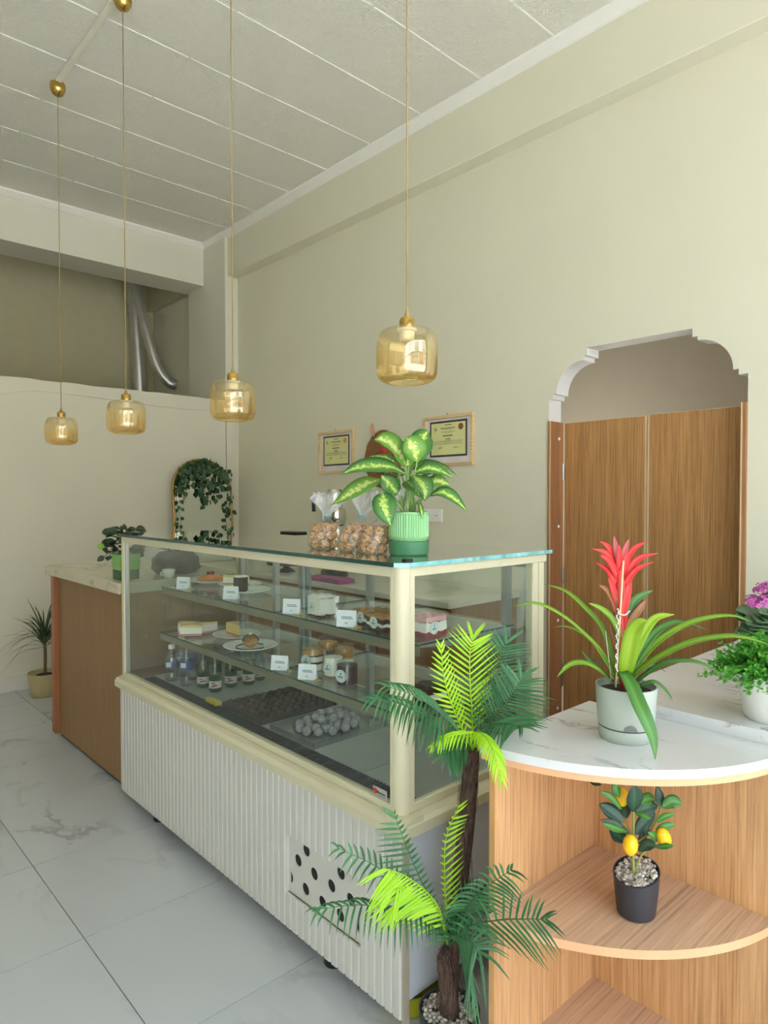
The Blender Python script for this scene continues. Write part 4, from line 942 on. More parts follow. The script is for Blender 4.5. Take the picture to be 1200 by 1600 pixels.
# ================================================================== INSIDE THE CASE
ZU, ZD, ZK = 1.0601, .8401, DZ + .0001
def plate(x, y, z, r, label):
    m = MB(); m.lathe([(0, z), (r * .55, z), (r * .62, z + .003), (r * .97, z + .015), (r, z + .018), (r * .95, z + .019), (r * .60, z + .008), (r * .55, z + .0062), (0, z + .0062)], (x, y, 0), 44)
    return tag(m.build('plate', M_ceramic, None, smooth=True), label, 'plate', 'cake plates in the case')
def wedge(x, y, z, L, w, h, rz, layers, name, label, cat='cake', top=None):
    """cake slice: list of (fraction, material) from below"""
    t = empty(name, (x, y, z), label, cat); c, s = math.cos(rz), math.sin(rz); z0 = z
    tr_ = lambda u, v_: (x + c * u - s * v_, y + s * u + c * v_)
    for (f, mt, nm) in layers:
        z1 = z0 + h * f; tri = [tr_(-L * .5, 0), tr_(L * .5, -w / 2), tr_(L * .56, 0), tr_(L * .5, w / 2)]
        m = MB(); m.prism([(a, b, z0) for a, b in tri], (0, 0, z1 - z0)); m.build(nm, mt, t, bevel=.0012); z0 = z1
    if top:
        for q in range(top[1]):
            u = R.uniform(-L * .2, L * .48); vv = R.uniform(-.4, .4) * w * (u / L + .5); a, b = tr_(u, vv)
            m = MB(); m.ball((a, b, z0 + .001), top[2] * R.uniform(.7, 1.2), 7, 5, (1, 1, .6), .1); m.build('topping', top[0], t, smooth=True)
    return t
M_sponge = plain('sponge', (232, 204, 148), .9, bump=.4, bscale=200, vary=.1, scale=80); M_creamc = plain('whipped_cream', (242, 238, 226), .7, vary=.03, scale=50)
M_choc = plain('chocolate', (58, 40, 34), .45, vary=.15, scale=60); M_cara = plain('caramel', (190, 142, 80), .5, vary=.2, scale=60); M_cheese = plain('cheesecake', (236, 206, 138), .7, vary=.05, scale=60)
M_redj = plain('red_jam', (142, 36, 42), .3); M_nutty = plain('nut_crust', (206, 130, 68), .8, vary=.3, scale=90, bump=.6, bscale=150); M_crumb = plain('biscuit', (186, 138, 84), .9, vary=.2, scale=100)
plate(1.620, 3.045, ZU, .105, 'white plate with the nut topped cake, farthest left on the upper shelf')
t = empty('nut_cake', (1.62, 3.045, ZU), 'flat nut crusted cake topped with cherries on the upper shelf', 'cake')
m = MB(); m.lathe([(0, ZU + .007), (.060, ZU + .007), (.066, ZU + .018), (.050, ZU + .034), (.025, ZU + .041), (0, ZU + .042)], (1.62, 3.045, 0), 30, rib=lambda a, r, z: r * (1 + .05 * math.sin(a * 9) + .03 * math.sin(a * 17))); m.build('crust', M_nutty, t, smooth=True)
for q in range(34):
    a, r_ = R.uniform(0, 6.28), R.uniform(0, .055); m = MB(); m.ball((1.62 + r_ * math.cos(a), 3.045 + r_ * math.sin(a), ZU + .042 - r_ * .35), .0065, 7, 5, (1, 1, .8), .15); m.build('nut', M_cara if q % 3 else M_nutty, t, smooth=True)
for (a, b) in ((0, 0), (.014, .006), (-.01, .012)): m = MB(); m.ball((1.62 + a, 3.045 + b, ZU + .050), .009, 10, 7); m.build('cherry', plain('cherry', (122, 30, 30), .2), t, smooth=True)
plate(1.655, 2.825, ZU, .105, 'white plate with the cream slice, middle of three on the upper shelf')
wedge(1.650, 2.825, ZU + .0065, .13, .08, .050, 1.9, [(.25, M_crumb, 'base'), (.55, M_creamc, 'cream'), (.2, M_cheese, 'glaze')], 'cream_slice', 'cream cake slice with pistachio crumbs on the upper shelf', top=(plain('pistachio', (150, 140, 66), .8), 12, .006))
plate(1.570, 2.620, ZU, .112, 'white plate with the dark chocolate cake on the upper shelf')
t = empty('chocolate_cake', (1.57, 2.64, ZU), 'small dark chocolate cake with white topping on the upper shelf', 'cake')
m = MB(); m.lathe([(0, ZU + .0065), (.031, ZU + .0065), (.032, ZU + .010), (.032, ZU + .066), (.029, ZU + .070), (0, ZU + .070)], (1.56, 2.655, 0), 10); m.build('body', M_choc, t, bevel=.002)
for q in range(12): a = q * .55; r_ = .022 if q else 0; m = MB(); m.ball((1.56 + r_ * math.cos(a), 2.655 + r_ * math.sin(a), ZU + .071), .0085, 7, 5, (1, 1, .6), .12); m.build('white_flake', M_creamc, t, smooth=True)
m = MB(); m.ball((1.545, 2.60, ZU + .0125), .009, 8, 6, (1, 1, .6), .1); m.build('crumb', M_choc, t, smooth=True)
def card(x, y, z, rz, label, tip=True):
    t = empty('price_card', (x, y, z), label, 'price card', 'price cards in the case', 0)
    w, h = .033, .054; c, s = math.cos(rz), math.sin(rz)
    f = lambda u, d, zz: (x + s * d - 0 + c * 0 + (-s) * 0 + u * math.sin(rz) * 0 + d * 0 + u * s, y + u * c, z + zz)
    ux, uy = math.sin(rz), math.cos(rz); nx_, ny_ = -math.cos(rz), math.sin(rz)
    P = lambda u, o_, zz: (x + ux * u + nx_ * o_, y + uy * u + ny_ * o_, z + zz)
    m = MB(); m.add([P(-w, .010, 0), P(w, .010, 0), P(w, 0, h), P(-w, 0, h), P(-w, -.014, 0), P(w, -.014, 0)], [(0, 1, 2, 3), (3, 2, 5, 4)]); m.build('card', M_paper, t, solid=.0006)
    k_ = MB()
    for (zz, a, b) in ((.034, -.018, .018), (.029, -.022, .016), (.014, -.005, .005)):
        o_ = .010 * (1 - zz / h) + .0006; o2 = .010 * (1 - (zz - .003) / h) + .0006
        k_.add([P(a, o2, zz - .003), P(b, o2, zz - .003), P(b, o_, zz), P(a, o_, zz)], [(0, 1, 2, 3)])
    k_.build('print', M_greyink, t, solid=.0002)
    if tip: MB().box((x + .0, y - .052, z), (x + .022, y - .036, z + .004)).build('clip', plain('card_clip', (206, 178, 96), .6), t)
card(1.425, 2.945, ZU, -.62, 'white price card before the nut topped cake'); card(1.425, 2.505, ZU, -.62, 'white price card before the chocolate cake', False)
card(1.412, 2.040, ZU, -.62, 'white price card beside the cream cake cube'); card(1.405, 1.712, ZU, -.62, 'white price card before the two layered dessert boxes')
def sticker(par, c, n, r=.019):
    c, n = Vector(c), Vector(n).normalized(); m = MB(); m.tube([c, c + n * .0006], r, 24); s_ = m.build('sticker', plain('sticker_white', (226, 236, 234), .5), par)
    u = Vector((0, 0, 1)).cross(n).normalized(); up = Vector((0, 0, 1)); q = MB()
    q.tube([c + n * .0009 + (u * math.cos(a * math.pi / 12) + up * math.sin(a * math.pi / 12)) * r * .80 for a in range(25)], r * .022, 4, cap=False)
    for (a, b, w, h) in ((0, .42, .10, .12), (0, .24, .16, .07), (-.36, -.10, .10, .15), (.12, -.10, .34, .09), (0, -.38, .30, .04)): q.obox(c + n * .0008 + u * a * r + up * b * r, u * w * r, up * h * r, n * .0002)
    q.build('print', plain('sticker_ink', (72, 110, 104), .7), s_)
def dessert_box(x, y, z, s, h, layers, label, st=None, group='clear dessert boxes in the case'):
    t = empty('dessert_box', (x, y, z), label, 'dessert', group); z0 = z + .0015
    for (f, mt, nm) in layers:
        z1 = z0 + (h - .012) * f; m = MB()
        n_ = 14; V = []; amp = .004
        for i in range(n_ + 1):
            for j in range(n_ + 1):
                xx, yy = x - s + .002 + (2 * s - .004) * i / n_, y - s + .002 + (2 * s - .004) * j / n_
                V.append((xx, yy, z1 + amp * math.sin(xx * 160 + f * 9) * math.cos(yy * 140 + f * 5)))
        Fc = [(i * (n_ + 1) + j, (i + 1) * (n_ + 1) + j, (i + 1) * (n_ + 1) + j + 1, i * (n_ + 1) + j + 1) for i in range(n_) for j in range(n_)]
        b0 = len(V); V += [(xx, yy, z) for xx, yy, _ in V[:]]
        per = [i * (n_ + 1) for i in range(n_ + 1)] + [n_ * (n_ + 1) + j for j in range(1, n_ + 1)] + [i * (n_ + 1) + n_ for i in range(n_ - 1, -1, -1)] + list(range(n_ - 1, 0, -1))
        # side walls from the layer below
        zb = z0
        V = V[:b0] + [(V[p][0], V[p][1], (zb + amp * math.sin(V[p][0] * 160 + 3) * math.cos(V[p][1] * 140 + 2)) if z0 > z + .002 else zb) for p in per]
        Fc += [(b0 + i, b0 + (i + 1) % len(per), per[(i + 1) % len(per)], per[i]) for i in range(len(per))]
        m.add(V, Fc); m.build(nm, mt, t); z0 = z1
    m = MB(); m.box((x - s, y - s, z), (x + s, y + s, z + h)); m.build('clear_box', M_acrylic, t)
    if st:
        for (c, n) in st: sticker(t, (x + c[0] * s, y + c[1] * s, z + c[2] * h), n)
    return t
dessert_box(1.468, 1.932, ZU, .038, .086, [(.08, M_choc, 'crumbs'), (.80, M_creamc, 'cream'), (.12, M_creamc, 'top_cream')], 'clear cube of white cream cake on the upper shelf', [((-1.0, .25, .42), (-1, 0, 0))])
dessert_box(1.492, 1.690, ZU, .045, .062, [(.3, M_choc, 'sponge'), (.25, M_creamc, 'cream'), (.25, M_choc, 'filling'), (.2, M_crumb, 'crumble')], 'clear box of layered chocolate dessert behind a price card', [((-1.0, .05, .45), (-1, 0, 0))])
dessert_box(1.462, 1.585, ZU, .045, .062, [(.3, M_choc, 'sponge'), (.2, M_creamc, 'cream'), (.3, M_choc, 'filling'), (.2, M_crumb, 'crumble')], 'clear box of layered chocolate dessert beside the corner post', [((-1.0, .15, .45), (-1, 0, 0))])
dessert_box(1.500, 1.440, ZU, .048, .074, [(.25, M_redj, 'jelly'), (.50, M_creamc, 'cream'), (.25, plain('pink_cream', (232, 176, 176), .7), 'berry_top')], 'clear box of red berry cake at the near end of the upper shelf', [((-.25, -1.0, .40), (0, -1, 0))])
dessert_box(1.525, 1.455, ZD, .045, .066, [(.3, M_choc, 'sponge'), (.35, M_creamc, 'cream'), (.35, M_choc, 'filling')], 'clear box of chocolate cream cake at the near end of the lower shelf')
# lower shelf
for i, (x, y, rz, z) in enumerate(((1.475, 2.985, 2.5, ZD), (1.445, 2.900, 2.2, ZD), (1.53, 2.915, 2.9, ZD))):
    wedge(x, y, z + .001, .10, .055, .050, rz, [(.2, plain('pink_layer', (206, 152, 146), .8), 'pink_base'), (.6, M_creamc, 'cream'), (.2, M_sponge, 'crust')], 'layered_slice', ['pink and white layered slice at the far end of the lower shelf', 'pink and white layered slice nearest the front glass on the lower shelf', 'pink and white layered slice behind the other two on the lower shelf'][i])
plate(1.590, 2.740, ZD, .112, 'white plate with the cheesecake slice on the lower shelf')
wedge(1.585, 2.74, ZD + .0065, .13, .065, .055, 1.3, [(.22, M_crumb, 'base'), (.78, M_cheese, 'filling')], 'cheesecake_slice', 'golden cheesecake slice on the lower shelf')
pl = plate(1.510, 2.490, ZD, .118, 'white plate ringed with chocolate sauce on the lower shelf')
m = MB(); m.tube([(1.51 + .062 * math.cos(a * .2618), 2.49 + .062 * math.sin(a * .2618), ZD + .0085) for a in range(21)], .0028, 6, cap=True); m.build('sauce_ring', M_choc, pl, smooth=True)
t = empty('drizzled_cake', (1.515, 2.50, ZD), 'small caramel cake with chocolate stripes on the ringed plate', 'cake')
m = MB(); m.ball((1.515, 2.50, ZD + .031), .034, 18, 10, (1, 1, .78)); m.build('body', M_cara, t, smooth=True)
for q in range(7):
    yy = 2.474 + q * .0087; rr = math.sqrt(max(0, .0345 ** 2 - (yy - 2.50) ** 2)); m = MB(); m.tube([(1.515 + rr * math.cos(a * math.pi / 10), yy, ZD + .031 + rr * .79 * math.sin(a * math.pi / 10)) for a in range(11)], .0019, 6); m.build('stripe', M_choc, t, smooth=True)
m = MB(); m.ball((1.515, 2.50, ZD + .060), .009, 8, 6, (1, 1, .8), .2); m.build('cream_tip', M_creamc, t, smooth=True)
card(1.402, 2.105, ZD, -.62, 'white price card beside the ringed plate'); card(1.402, 1.930, ZD, -.62, 'white price card before the layered dessert jar'); card(1.405, 1.455, ZD, -.62, 'white price card by the corner post on the lower shelf', False)
def jar(x, y, z, r, h, layers, label, lid=False, st=True):
    t = empty('dessert_jar', (x, y, z), label, 'jar', 'dessert jars on the lower shelf'); z0 = z + .002
    for (f, mt, nm) in layers:
        z1 = z0 + (h * .82) * f; m = MB(); m.lathe([(0, z0), (r * .95, z0), (r * .95, z1), (0, z1)], (x, y, 0), 28); m.build(nm, mt, t, smooth=True, auto=40); z0 = z1
    m = MB(); m.lathe([(0, z), (r, z), (r, z + h * .86), (r * .96, z + h * .92), (r * .98, z + h), (r * .93, z + h)], (x, y, 0), 32); m.f = [f for f in m.f if len(f) == 4 or True]; m.build('jar_glass', M_acrylic, t, smooth=True, auto=40)
    if st: sticker(t, (x - r * 1.01 * .966, y - r * .26, z + h * .42), (-.966, -.26, 0), r * .58)
jar(1.500, 2.030, ZD, .040, .092, [(.30, M_creamc, 'cream'), (.12, M_choc, 'filling'), (.25, M_creamc, 'cream'), (.08, M_choc, 'filling'), (.25, M_cara, 'caramel')], 'layered jar with caramel top on the lower shelf')
jar(1.600, 2.065, ZD, .040, .100, [(.35, M_creamc, 'cream'), (.30, M_choc, 'filling'), (.35, M_crumb, 'crumble')], 'crumble topped jar behind the layered one')
jar(1.600, 1.965, ZD, .038, .090, [(.5, M_creamc, 'cream'), (.5, M_cara, 'caramel')], 'caramel and cream jar at the back of the group', st=False)
jar(1.500, 1.905, ZD, .035, .082, [(.06, M_cara, 'base'), (.94, M_creamc, 'cream')], 'white cream jar on the lower shelf')
jar(1.475, 1.795, ZD, .038, .078, [(1.0, plain('dark_cherry', (66, 34, 40), .3), 'cherry_dessert')], 'dark cherry jar nearest the corner post')
# bottles on the deck
def bottle(kind, x, y, s, label):
    t = empty('bottle', (x, y, ZK), label, 'bottle', 'drink bottles in the case'); z = ZK
    if kind == 'water':
        h = .215 * s; pf = [(0, 0), (.026, 0), (.031, .006), (.031, .045), (.0295, .050), (.031, .055), (.031, .12), (.029, .135), (.016, .168), (.0135, .185), (.0135, .195)]
        m = MB(); m.lathe([(r * (1 if s > .9 else 1.05), z + q * s / 1.0) for r, q in pf], (x, y, 0), 26, rib=lambda a, r, zz: r * (1 + .03 * math.sin(a * 6) * (zz < z + .05))); m.build('body', M_water, t, smooth=True)
        m = MB(); m.lathe([(.0322, z + .075 * s), (.0325, z + .078 * s), (.0325, z + .117 * s), (.0322, z + .120 * s)], (x, y, 0), 26); m.f = [f for f in m.f if len(f) == 4]; m.m = m.m[:len(m.f)]; lb = m.build('label', plain('label_blue', (86, 112, 162), .5), t, smooth=True)
        m = MB(); m.obox((x - .0330 * .8, y - .0330 * .6, z + .10 * s), (.0075, -.010, 0), (.0008, .0006, 0), (0, 0, .011)); m.build('label_mark', M_paper, lb)
        m = MB(); m.lathe([(.0155, z + .188 * s), (.0160, z + .190 * s), (.0160, z + .208 * s), (.0140, z + .212 * s), (0, z + .212 * s)], (x, y, 0), 18); m.build('cap', plain('cap_blue', (40, 62, 128), .4) if s > .9 else M_plastic_white, t, smooth=True, auto=40)
    else:
        pf = [(0, 0), (.024, 0), (.0285, .006), (.0285, .085), (.026, .105), (.015, .140), (.0125, .150), (.0125, .172), (0, .172)]
        m = MB(); m.lathe([(r, z + q) for r, q in pf], (x, y, 0), 26); m.build('body', M_greenglass, t, smooth=True)
        m = MB(); m.lathe([(.0288, z + .020), (.0292, z + .022), (.0292, z + .050), (.0288, z + .052)], (x, y, 0), 26); m.f = [f for f in m.f if len(f) == 4]; m.m = m.m[:len(m.f)]; lb = m.build('label', plain('label_pale', (214, 210, 204), .6), t, smooth=True)
        m = MB()
        for (u, zz, w, h_) in ((-.1, .043, .3, .003), (.15, .033, .38, .004), (-.2, .028, .3, .002)): 
            a = math.atan2(-.75, -.66) + u; m.obox((x + .0296 * math.cos(a), y + .0296 * math.sin(a), z + zz), (-.0296 * w * math.sin(a), .0296 * w * math.cos(a), 0), (.0004 * math.cos(a), .0004 * math.sin(a), 0), (0, 0, h_))
        m.build('label_mark', plain('label_print', (150, 96, 92), .6), lb)
        m = MB(); m.lathe([(.0135, z + .160), (.0140, z + .162), (.0140, z + .176), (0, z + .178)], (x, y, 0), 16); m.build('cap', plain('cap_teal', (70, 140, 126), .4) if kind == 'teal' else plain('cap_silver', (150, 160, 156), .3, metal=.6), t, smooth=True, auto=40)
for (kd, x, y, s, lb) in (('water', 1.425, 3.075, .82, 'short white capped water bottle nearest the far corner of the case'), ('water', 1.440, 2.950, 1.0, 'clear water bottle with blue cap beside the short bottle'), ('water', 1.505, 3.035, 1.0, 'clear water bottle with blue cap, second from the front glass'), ('water', 1.50, 3.125, .9, 'clear water bottle half hidden at the far end of the case'),
                          ('green', 1.485, 2.870, 1, 'green bottle standing beside the water bottles'), ('green', 1.490, 2.765, 1, 'green bottle nearest the front glass'), ('teal', 1.565, 2.900, 1, 'green bottle with a teal cap'), ('green', 1.585, 2.790, 1, 'green bottle right behind the front one'), ('green', 1.655, 2.860, 1, 'green bottle in the middle of the back row'),
                          ('green', 1.665, 2.765, 1, 'green bottle near the back doors'), ('green', 1.745, 2.800, 1, 'green bottle at the end of the back row')): bottle(kd, x, y, s, lb)
tag(MB().box((1.372, 2.545, ZK + .0045), (1.402, 2.640, ZK + .0225)).build('yellow_marker', plain('yellow_plastic', (226, 206, 92), .5), None, bevel=.003), 'small yellow marker block lying on the grille', 'block')
# trays
def tray(x0, x1, y0, y1, label, mat):
    z = ZK; m = MB(); w = .004; h = .022
    m.box((x0, y0, z), (x1, y1, z + .002)).box((x0, y0, z), (x0 + w, y1, z + h)).box((x1 - w, y0, z), (x1, y1, z + h)).box((x0, y0, z), (x1, y0 + w, z + h)).box((x0, y1 - w, z), (x1, y1, z + h))
    return tag(m.build('tray', mat, None), label, 'tray')
M_traycl = thin_glass('tray_clear', (.86, .87, .87), 1.0, .06, rough=.08)
tray(1.395, 1.760, 1.885, 2.165, 'clear tray holding sugar dusted truffles', M_traycl)
tray(1.395, 1.770, 2.225, 2.530, 'dark tray full of chocolate truffles', plain('tray_dark', (66, 58, 54), .4))
M_sugar = plain('sugar_truffle', (170, 166, 168), .9, vary=.3, scale=160, bump=.8, bscale=220); tp_ = None; rt = random.Random(21)
spots = []
for ring_, cnt in ((0, 1), (.036, 6), (.072, 11), (.105, 13)):
    for q in range(cnt): spots.append((1.575 + ring_ * 1.15 * math.cos(q * 6.283 / cnt + ring_ * 9), 2.030 + ring_ * .85 * math.sin(q * 6.283 / cnt + ring_ * 9), 0))
for q in range(7): spots.append((1.575 + .05 * math.cos(q * .9), 2.030 + .04 * math.sin(q * .9), .028))
for (x, y, dz) in spots:
    if not (1.42 < x < 1.735 and 1.91 < y < 2.14): continue
    p = (x + rt.uniform(-.004, .004), y + rt.uniform(-.004, .004), ZK + .0195 + dz)
    if tp_ is None: m = MB(); m.ball((0, 0, 0), .0175, 12, 8, (1, 1, .92), .07, rnd=rt); tp_ = m.build('truffle', M_sugar, None, smooth=True); tp_.location = p; o = tp_
    else: o = mesh_copy(tp_, 'truffle', None, p)
    o.rotation_euler = (rt.uniform(0, 6), 0, rt.uniform(0, 6)); tag(o, 'sugar dusted truffle in the clear tray', 'truffle', 'sugar dusted truffles in the clear tray')
M_dtr = plain('dark_truffle', (74, 60, 54), .85, vary=.25, scale=120, bump=.6, bscale=180); dp_ = None
for i in range(9):
    for j in range(7):
        p = (1.418 + i * .0405 + rt.uniform(-.003, .003), 2.250 + j * .0415 + rt.uniform(-.003, .003), ZK + .019)
        if dp_ is None: m = MB(); m.ball((0, 0, 0), .0185, 10, 7, (1, 1, .9), .07, rnd=rt); dp_ = m.build('chocolate_truffle', M_dtr, None, smooth=True); dp_.location = p; o = dp_
        else: o = mesh_copy(dp_, 'chocolate_truffle', None, p)
        o.rotation_euler = (0, 0, rt.uniform(0, 6)); tag(o, 'dark chocolate truffle in the dark tray', 'truffle', 'dark chocolate truffles in the dark tray')

# ================================================================== BROMELIAD on the corner shelf
BX, BY = 1.487, .770
br = empty('bromeliad', (BX, BY, ZT), 'red flowered bromeliad in a sage grey pot on the marble corner top', 'plant')
M_sage = plain('sage_pot', (170, 180, 170), .45, vary=.015)
zb = ZT + .0002
m = MB(); m.lathe([(0, zb), (.058, zb), (.061, zb + .004), (.0635, zb + .028), (.0625, zb + .030), (0, zb + .030)], (BX, BY, 0), 44); m.build('saucer', M_sage, br, smooth=True, auto=40)
m = MB(); m.lathe([(.0622, zb + .0295), (.0622, zb + .0335), (0, zb + .0335)], (BX, BY, 0), 40); m.build('gap_ring', M_black, br)
m = MB(); m.lathe([(.0628, zb + .0330), (.0640, zb + .0348), (.0695, zb + .124), (.0695, zb + .126), (.0665, zb + .126), (.0655, zb + .108), (0, zb + .108)], (BX, BY, 0), 48); m.build('pot', M_sage, br, smooth=True, auto=40)
m = MB(); m.lathe([(.0655, zb + .109), (0, zb + .116)], (BX, BY, 0), 24); m.build('soil', M_soil, br)
dn = Vector((-.80, -.60, 0)).normalized(); sd = Vector((0, 0, 1)).cross(dn)
m = MB(); ga = math.atan2(dn.y, dn.x)
V_ = []; Fq = []
for iu in range(13):
    u_ = -1 + iu / 6; an = ga + u_ * .015 / .0645; hh = .013 * math.sqrt(max(0, 1 - u_ * u_))
    for rr_ in (.0630, .0662): V_ += [(BX + rr_ * math.cos(an), BY + rr_ * math.sin(an), zb + .0345), (BX + (rr_ + .0006) * math.cos(an), BY + (rr_ + .0006) * math.sin(an), zb + .0345 + hh)]
for q in range(12):
    a_, b_ = q * 4, q * 4 + 4; Fq += [(a_ + 2, b_ + 2, b_ + 3, a_ + 3), (a_ + 3, b_ + 3, b_ + 1, a_ + 1), (a_, b_, b_ + 2, a_ + 2)]
m.add(V_, Fq); m.build('water_gauge', plain('gauge_grey', (112, 114, 116), .4), br)
M_bg = leaf_mat('bromeliad_green', (112, 160, 46), (160, 196, 70), .35, trans=.3, rnd=.18); M_bd = leaf_mat('bromeliad_dark', (68, 124, 54), (100, 152, 72), .32, trans=.2, rnd=.12)
M_bl = leaf_mat('bromeliad_lime', (150, 192, 40), (180, 210, 70), .35, trans=.35, rnd=.1)
M_bm = leaf_mat('bromeliad_blush', (186, 96, 84), (150, 150, 70), .4, trans=.3, rnd=.1); M_red = leaf_mat('red_bract', (226, 44, 48), (238, 84, 76), .4, trans=.3, rnd=.1); M_pinkt = leaf_mat('pink_bract', (232, 104, 118), (240, 140, 140), .4, trans=.3)
BL = [ # points (x, y, depth), width, hint, material
    ([(962, 1062, 1.58), (942, 1022, 1.555), (907, 986, 1.53), (871, 958, 1.51), (836, 943, 1.50), (801, 948, 1.50)], .020, (-.2, -.4, .9), M_bg),
    ([(963, 1058, 1.60), (942, 986, 1.62), (914, 951, 1.64), (883, 924, 1.66), (851, 913, 1.68)], .021, (-.2, -.5, .8), M_bg),
    ([(960, 1060, 1.62), (930, 1010, 1.66), (905, 988, 1.69), (882, 979, 1.71), (864, 981, 1.72)], .013, (0, -.4, .9), M_bg),
    ([(958, 1070, 1.57), (938, 1050, 1.54), (914, 1037, 1.52), (890, 1039, 1.50), (870, 1058, 1.49)], .021, (-.2, -.4, .9), M_bg),
    ([(958, 1066, 1.60), (935, 1046, 1.60), (920, 1032, 1.61), (908, 1016, 1.62)], .014, (-.3, -.6, .6), M_bd),
    ([(972, 1050, 1.56), (984, 1070, 1.52), (996, 1098, 1.475), (1010, 1128, 1.45), (1020, 1155, 1.44), (1024, 1187, 1.43)], .038, (-.55, -.75, .35), M_bd),
    ([(976, 1056, 1.57), (982, 1020, 1.55), (988, 990, 1.535), (1000, 974, 1.52), (1012, 970, 1.51)], .042, (-.75, -.6, .2), M_bl),
    ([(984, 1052, 1.59), (1005, 1012, 1.60), (1030, 984, 1.61), (1060, 972, 1.62), (1102, 983, 1.63)], .021, (-.1, -.5, .9), M_bd),
    ([(986, 1058, 1.56), (1025, 1030, 1.53), (1077, 1005, 1.51), (1130, 995, 1.495), (1165, 997, 1.49), (1204, 1008, 1.485)], .021, (-.2, -.4, .9), M_bg),
    ([(988, 1048, 1.60), (1025, 1005, 1.60), (1070, 977, 1.60), (1112, 965, 1.60), (1147, 963, 1.60), (1176, 972, 1.60)], .019, (-.1, -.4, .9), M_bg),
    ([(992, 1068, 1.57), (1025, 1044, 1.55), (1053, 1034, 1.54), (1088, 1035, 1.53), (1116, 1047, 1.525), (1136, 1062, 1.52)], .018, (-.1, -.4, .9), M_bd),
    ([(1000, 1072, 1.58), (1022, 1066, 1.57), (1039, 1078, 1.565), (1051, 1093, 1.56)], .014, (-.2, -.4, .9), M_bd),
    ([(982, 1040, 1.58), (1002, 995, 1.57), (1024, 966, 1.56), (1054, 960, 1.55)], .024, (-.6, -.6, .5), M_bl),
    ([(975, 990, 1.60), (982, 960, 1.61), (994, 936, 1.62), (1020, 922, 1.63)], .027, (-.6, -.7, .3), M_bd),
    ([(970, 1000, 1.58), (958, 970, 1.57), (940, 952, 1.56), (919, 942, 1.55)], .018, (-.5, -.7, .5), M_bg),
    ([(970, 975, 1.59), (962, 945, 1.58), (950, 924, 1.575), (935, 914, 1.57)], .022, (-.6, -.7, .4), M_bm),
    ([(974, 1010, 1.59), (984, 975, 1.60), (1000, 950, 1.60), (1010, 938, 1.61)], .020, (-.6, -.7, .3), M_bm),
    ([(966, 1020, 1.59), (960, 990, 1.58), (956, 968, 1.58), (948, 950, 1.58)], .020, (-.6, -.7, .3), M_bm),
    ([(980, 1066, 1.63), (1000, 1046, 1.68), (1022, 1040, 1.72), (1040, 1050, 1.75)], .018, (0, -.3, .9), M_bd),
    ([(966, 1066, 1.64), (950, 1040, 1.70), (930, 1032, 1.75), (912, 1044, 1.78)], .018, (0, -.3, .9), M_bd),
]
strap = lambda t: max(.02, min(1, .72 + t * 1.2) * (1 - t ** 3.2) ** .9)
for pts, w, hint, mt in BL:
    m = MB(); m.blade([vp(*p) for p in pts], w, hint, 16, .34, strap); m.build('leaf', mt, br, smooth=True, solid=.0008)
m = MB(); m.tube([(BX, BY, zb + .108), vp(968, 1000, 1.59), vp(969, 920, 1.585), vp(968, 890, 1.585)], [.012, .012, .013, .010], 10, 14); m.build('flower_stem', plain('red_stem', (198, 62, 62), .5), br, smooth=True)
RB = [((968, 912), (950, 868), (925, 857), .020, -.03, M_red), ((968, 900), (952, 858), (936, 845), .020, 0, M_red), ((967, 906), (952, 878), (937, 867), .024, -.04, M_red), ((968, 925), (950, 893), (929, 878), .018, -.02, M_red),
      ((970, 912), (995, 875), (1028, 864), .021, -.02, M_red), ((970, 900), (988, 860), (1012, 846), .019, .02, M_red), ((970, 925), (992, 892), (1021, 878), .018, -.03, M_red), ((968, 895), (962, 858), (959, 836), .022, .0, M_pinkt),
      ((970, 895), (976, 860), (983, 842), .021, .01, M_pinkt), ((969, 900), (967, 872), (968, 850), .024, -.03, M_red), ((970, 905), (977, 878), (980, 856), .024, -.02, M_red), ((966, 950), (957, 920), (950, 902), .022, -.02, M_red),
      ((972, 960), (980, 925), (986, 900), .026, -.01, M_red), ((970, 985), (974, 950), (978, 920), .028, -.02, M_red), ((968, 905), (950, 890), (944, 880), .016, .05, M_red), ((970, 905), (990, 890), (1000, 882), .016, .05, M_red)]
for a, b, c, w, dd, mt in RB:
    P = [vp(a[0], a[1], 1.585), vp(b[0], b[1], 1.585 + dd * .6), vp(c[0], c[1], 1.585 + dd)]
    m = MB(); m.blade(P, w * .85, (-.6, -.7, .35), 12, .35, lambda t: max(.02, (1 - t ** 2.5) * min(1, .6 + t * 1.6))); m.build('bract', mt, br, smooth=True, solid=.0007)
m = MB(); m.tube([vp(974, 876, 1.545), vp(962, 1074, 1.555)], .0022, 8); m.build('support_stick', plain('bamboo_stick', (222, 196, 148), .6), br, smooth=True)
m = MB(); m.tube([vp(946, 986, 1.55), vp(955, 1064, 1.56)], .0012, 6); m.build('thin_stick', plain('thin_stick', (170, 160, 146), .6), br, smooth=True)
bd2 = [vp(965 + 1.6 * math.sin(i * 1.3) - 2.0 * i / 30, 952 + i * 3.2, 1.540) for i in range(31)] + [vp(966 + i * 2.1, 958 - .35 * (i - 4) ** 2 * (1 if i > 4 else .6) + 3, 1.540) for i in range(9)]
bp0 = None
for p in bd2:
    if bp0 is None: m = MB(); m.ball((0, 0, 0), .0027, 8, 6); bp0 = m.build('bead', plain('silver_bead', (212, 210, 206), .2, metal=.7), None, smooth=True); bp0.parent = br; bp0.location = p - br.location
    else: mesh_copy(bp0, 'bead', br, p)

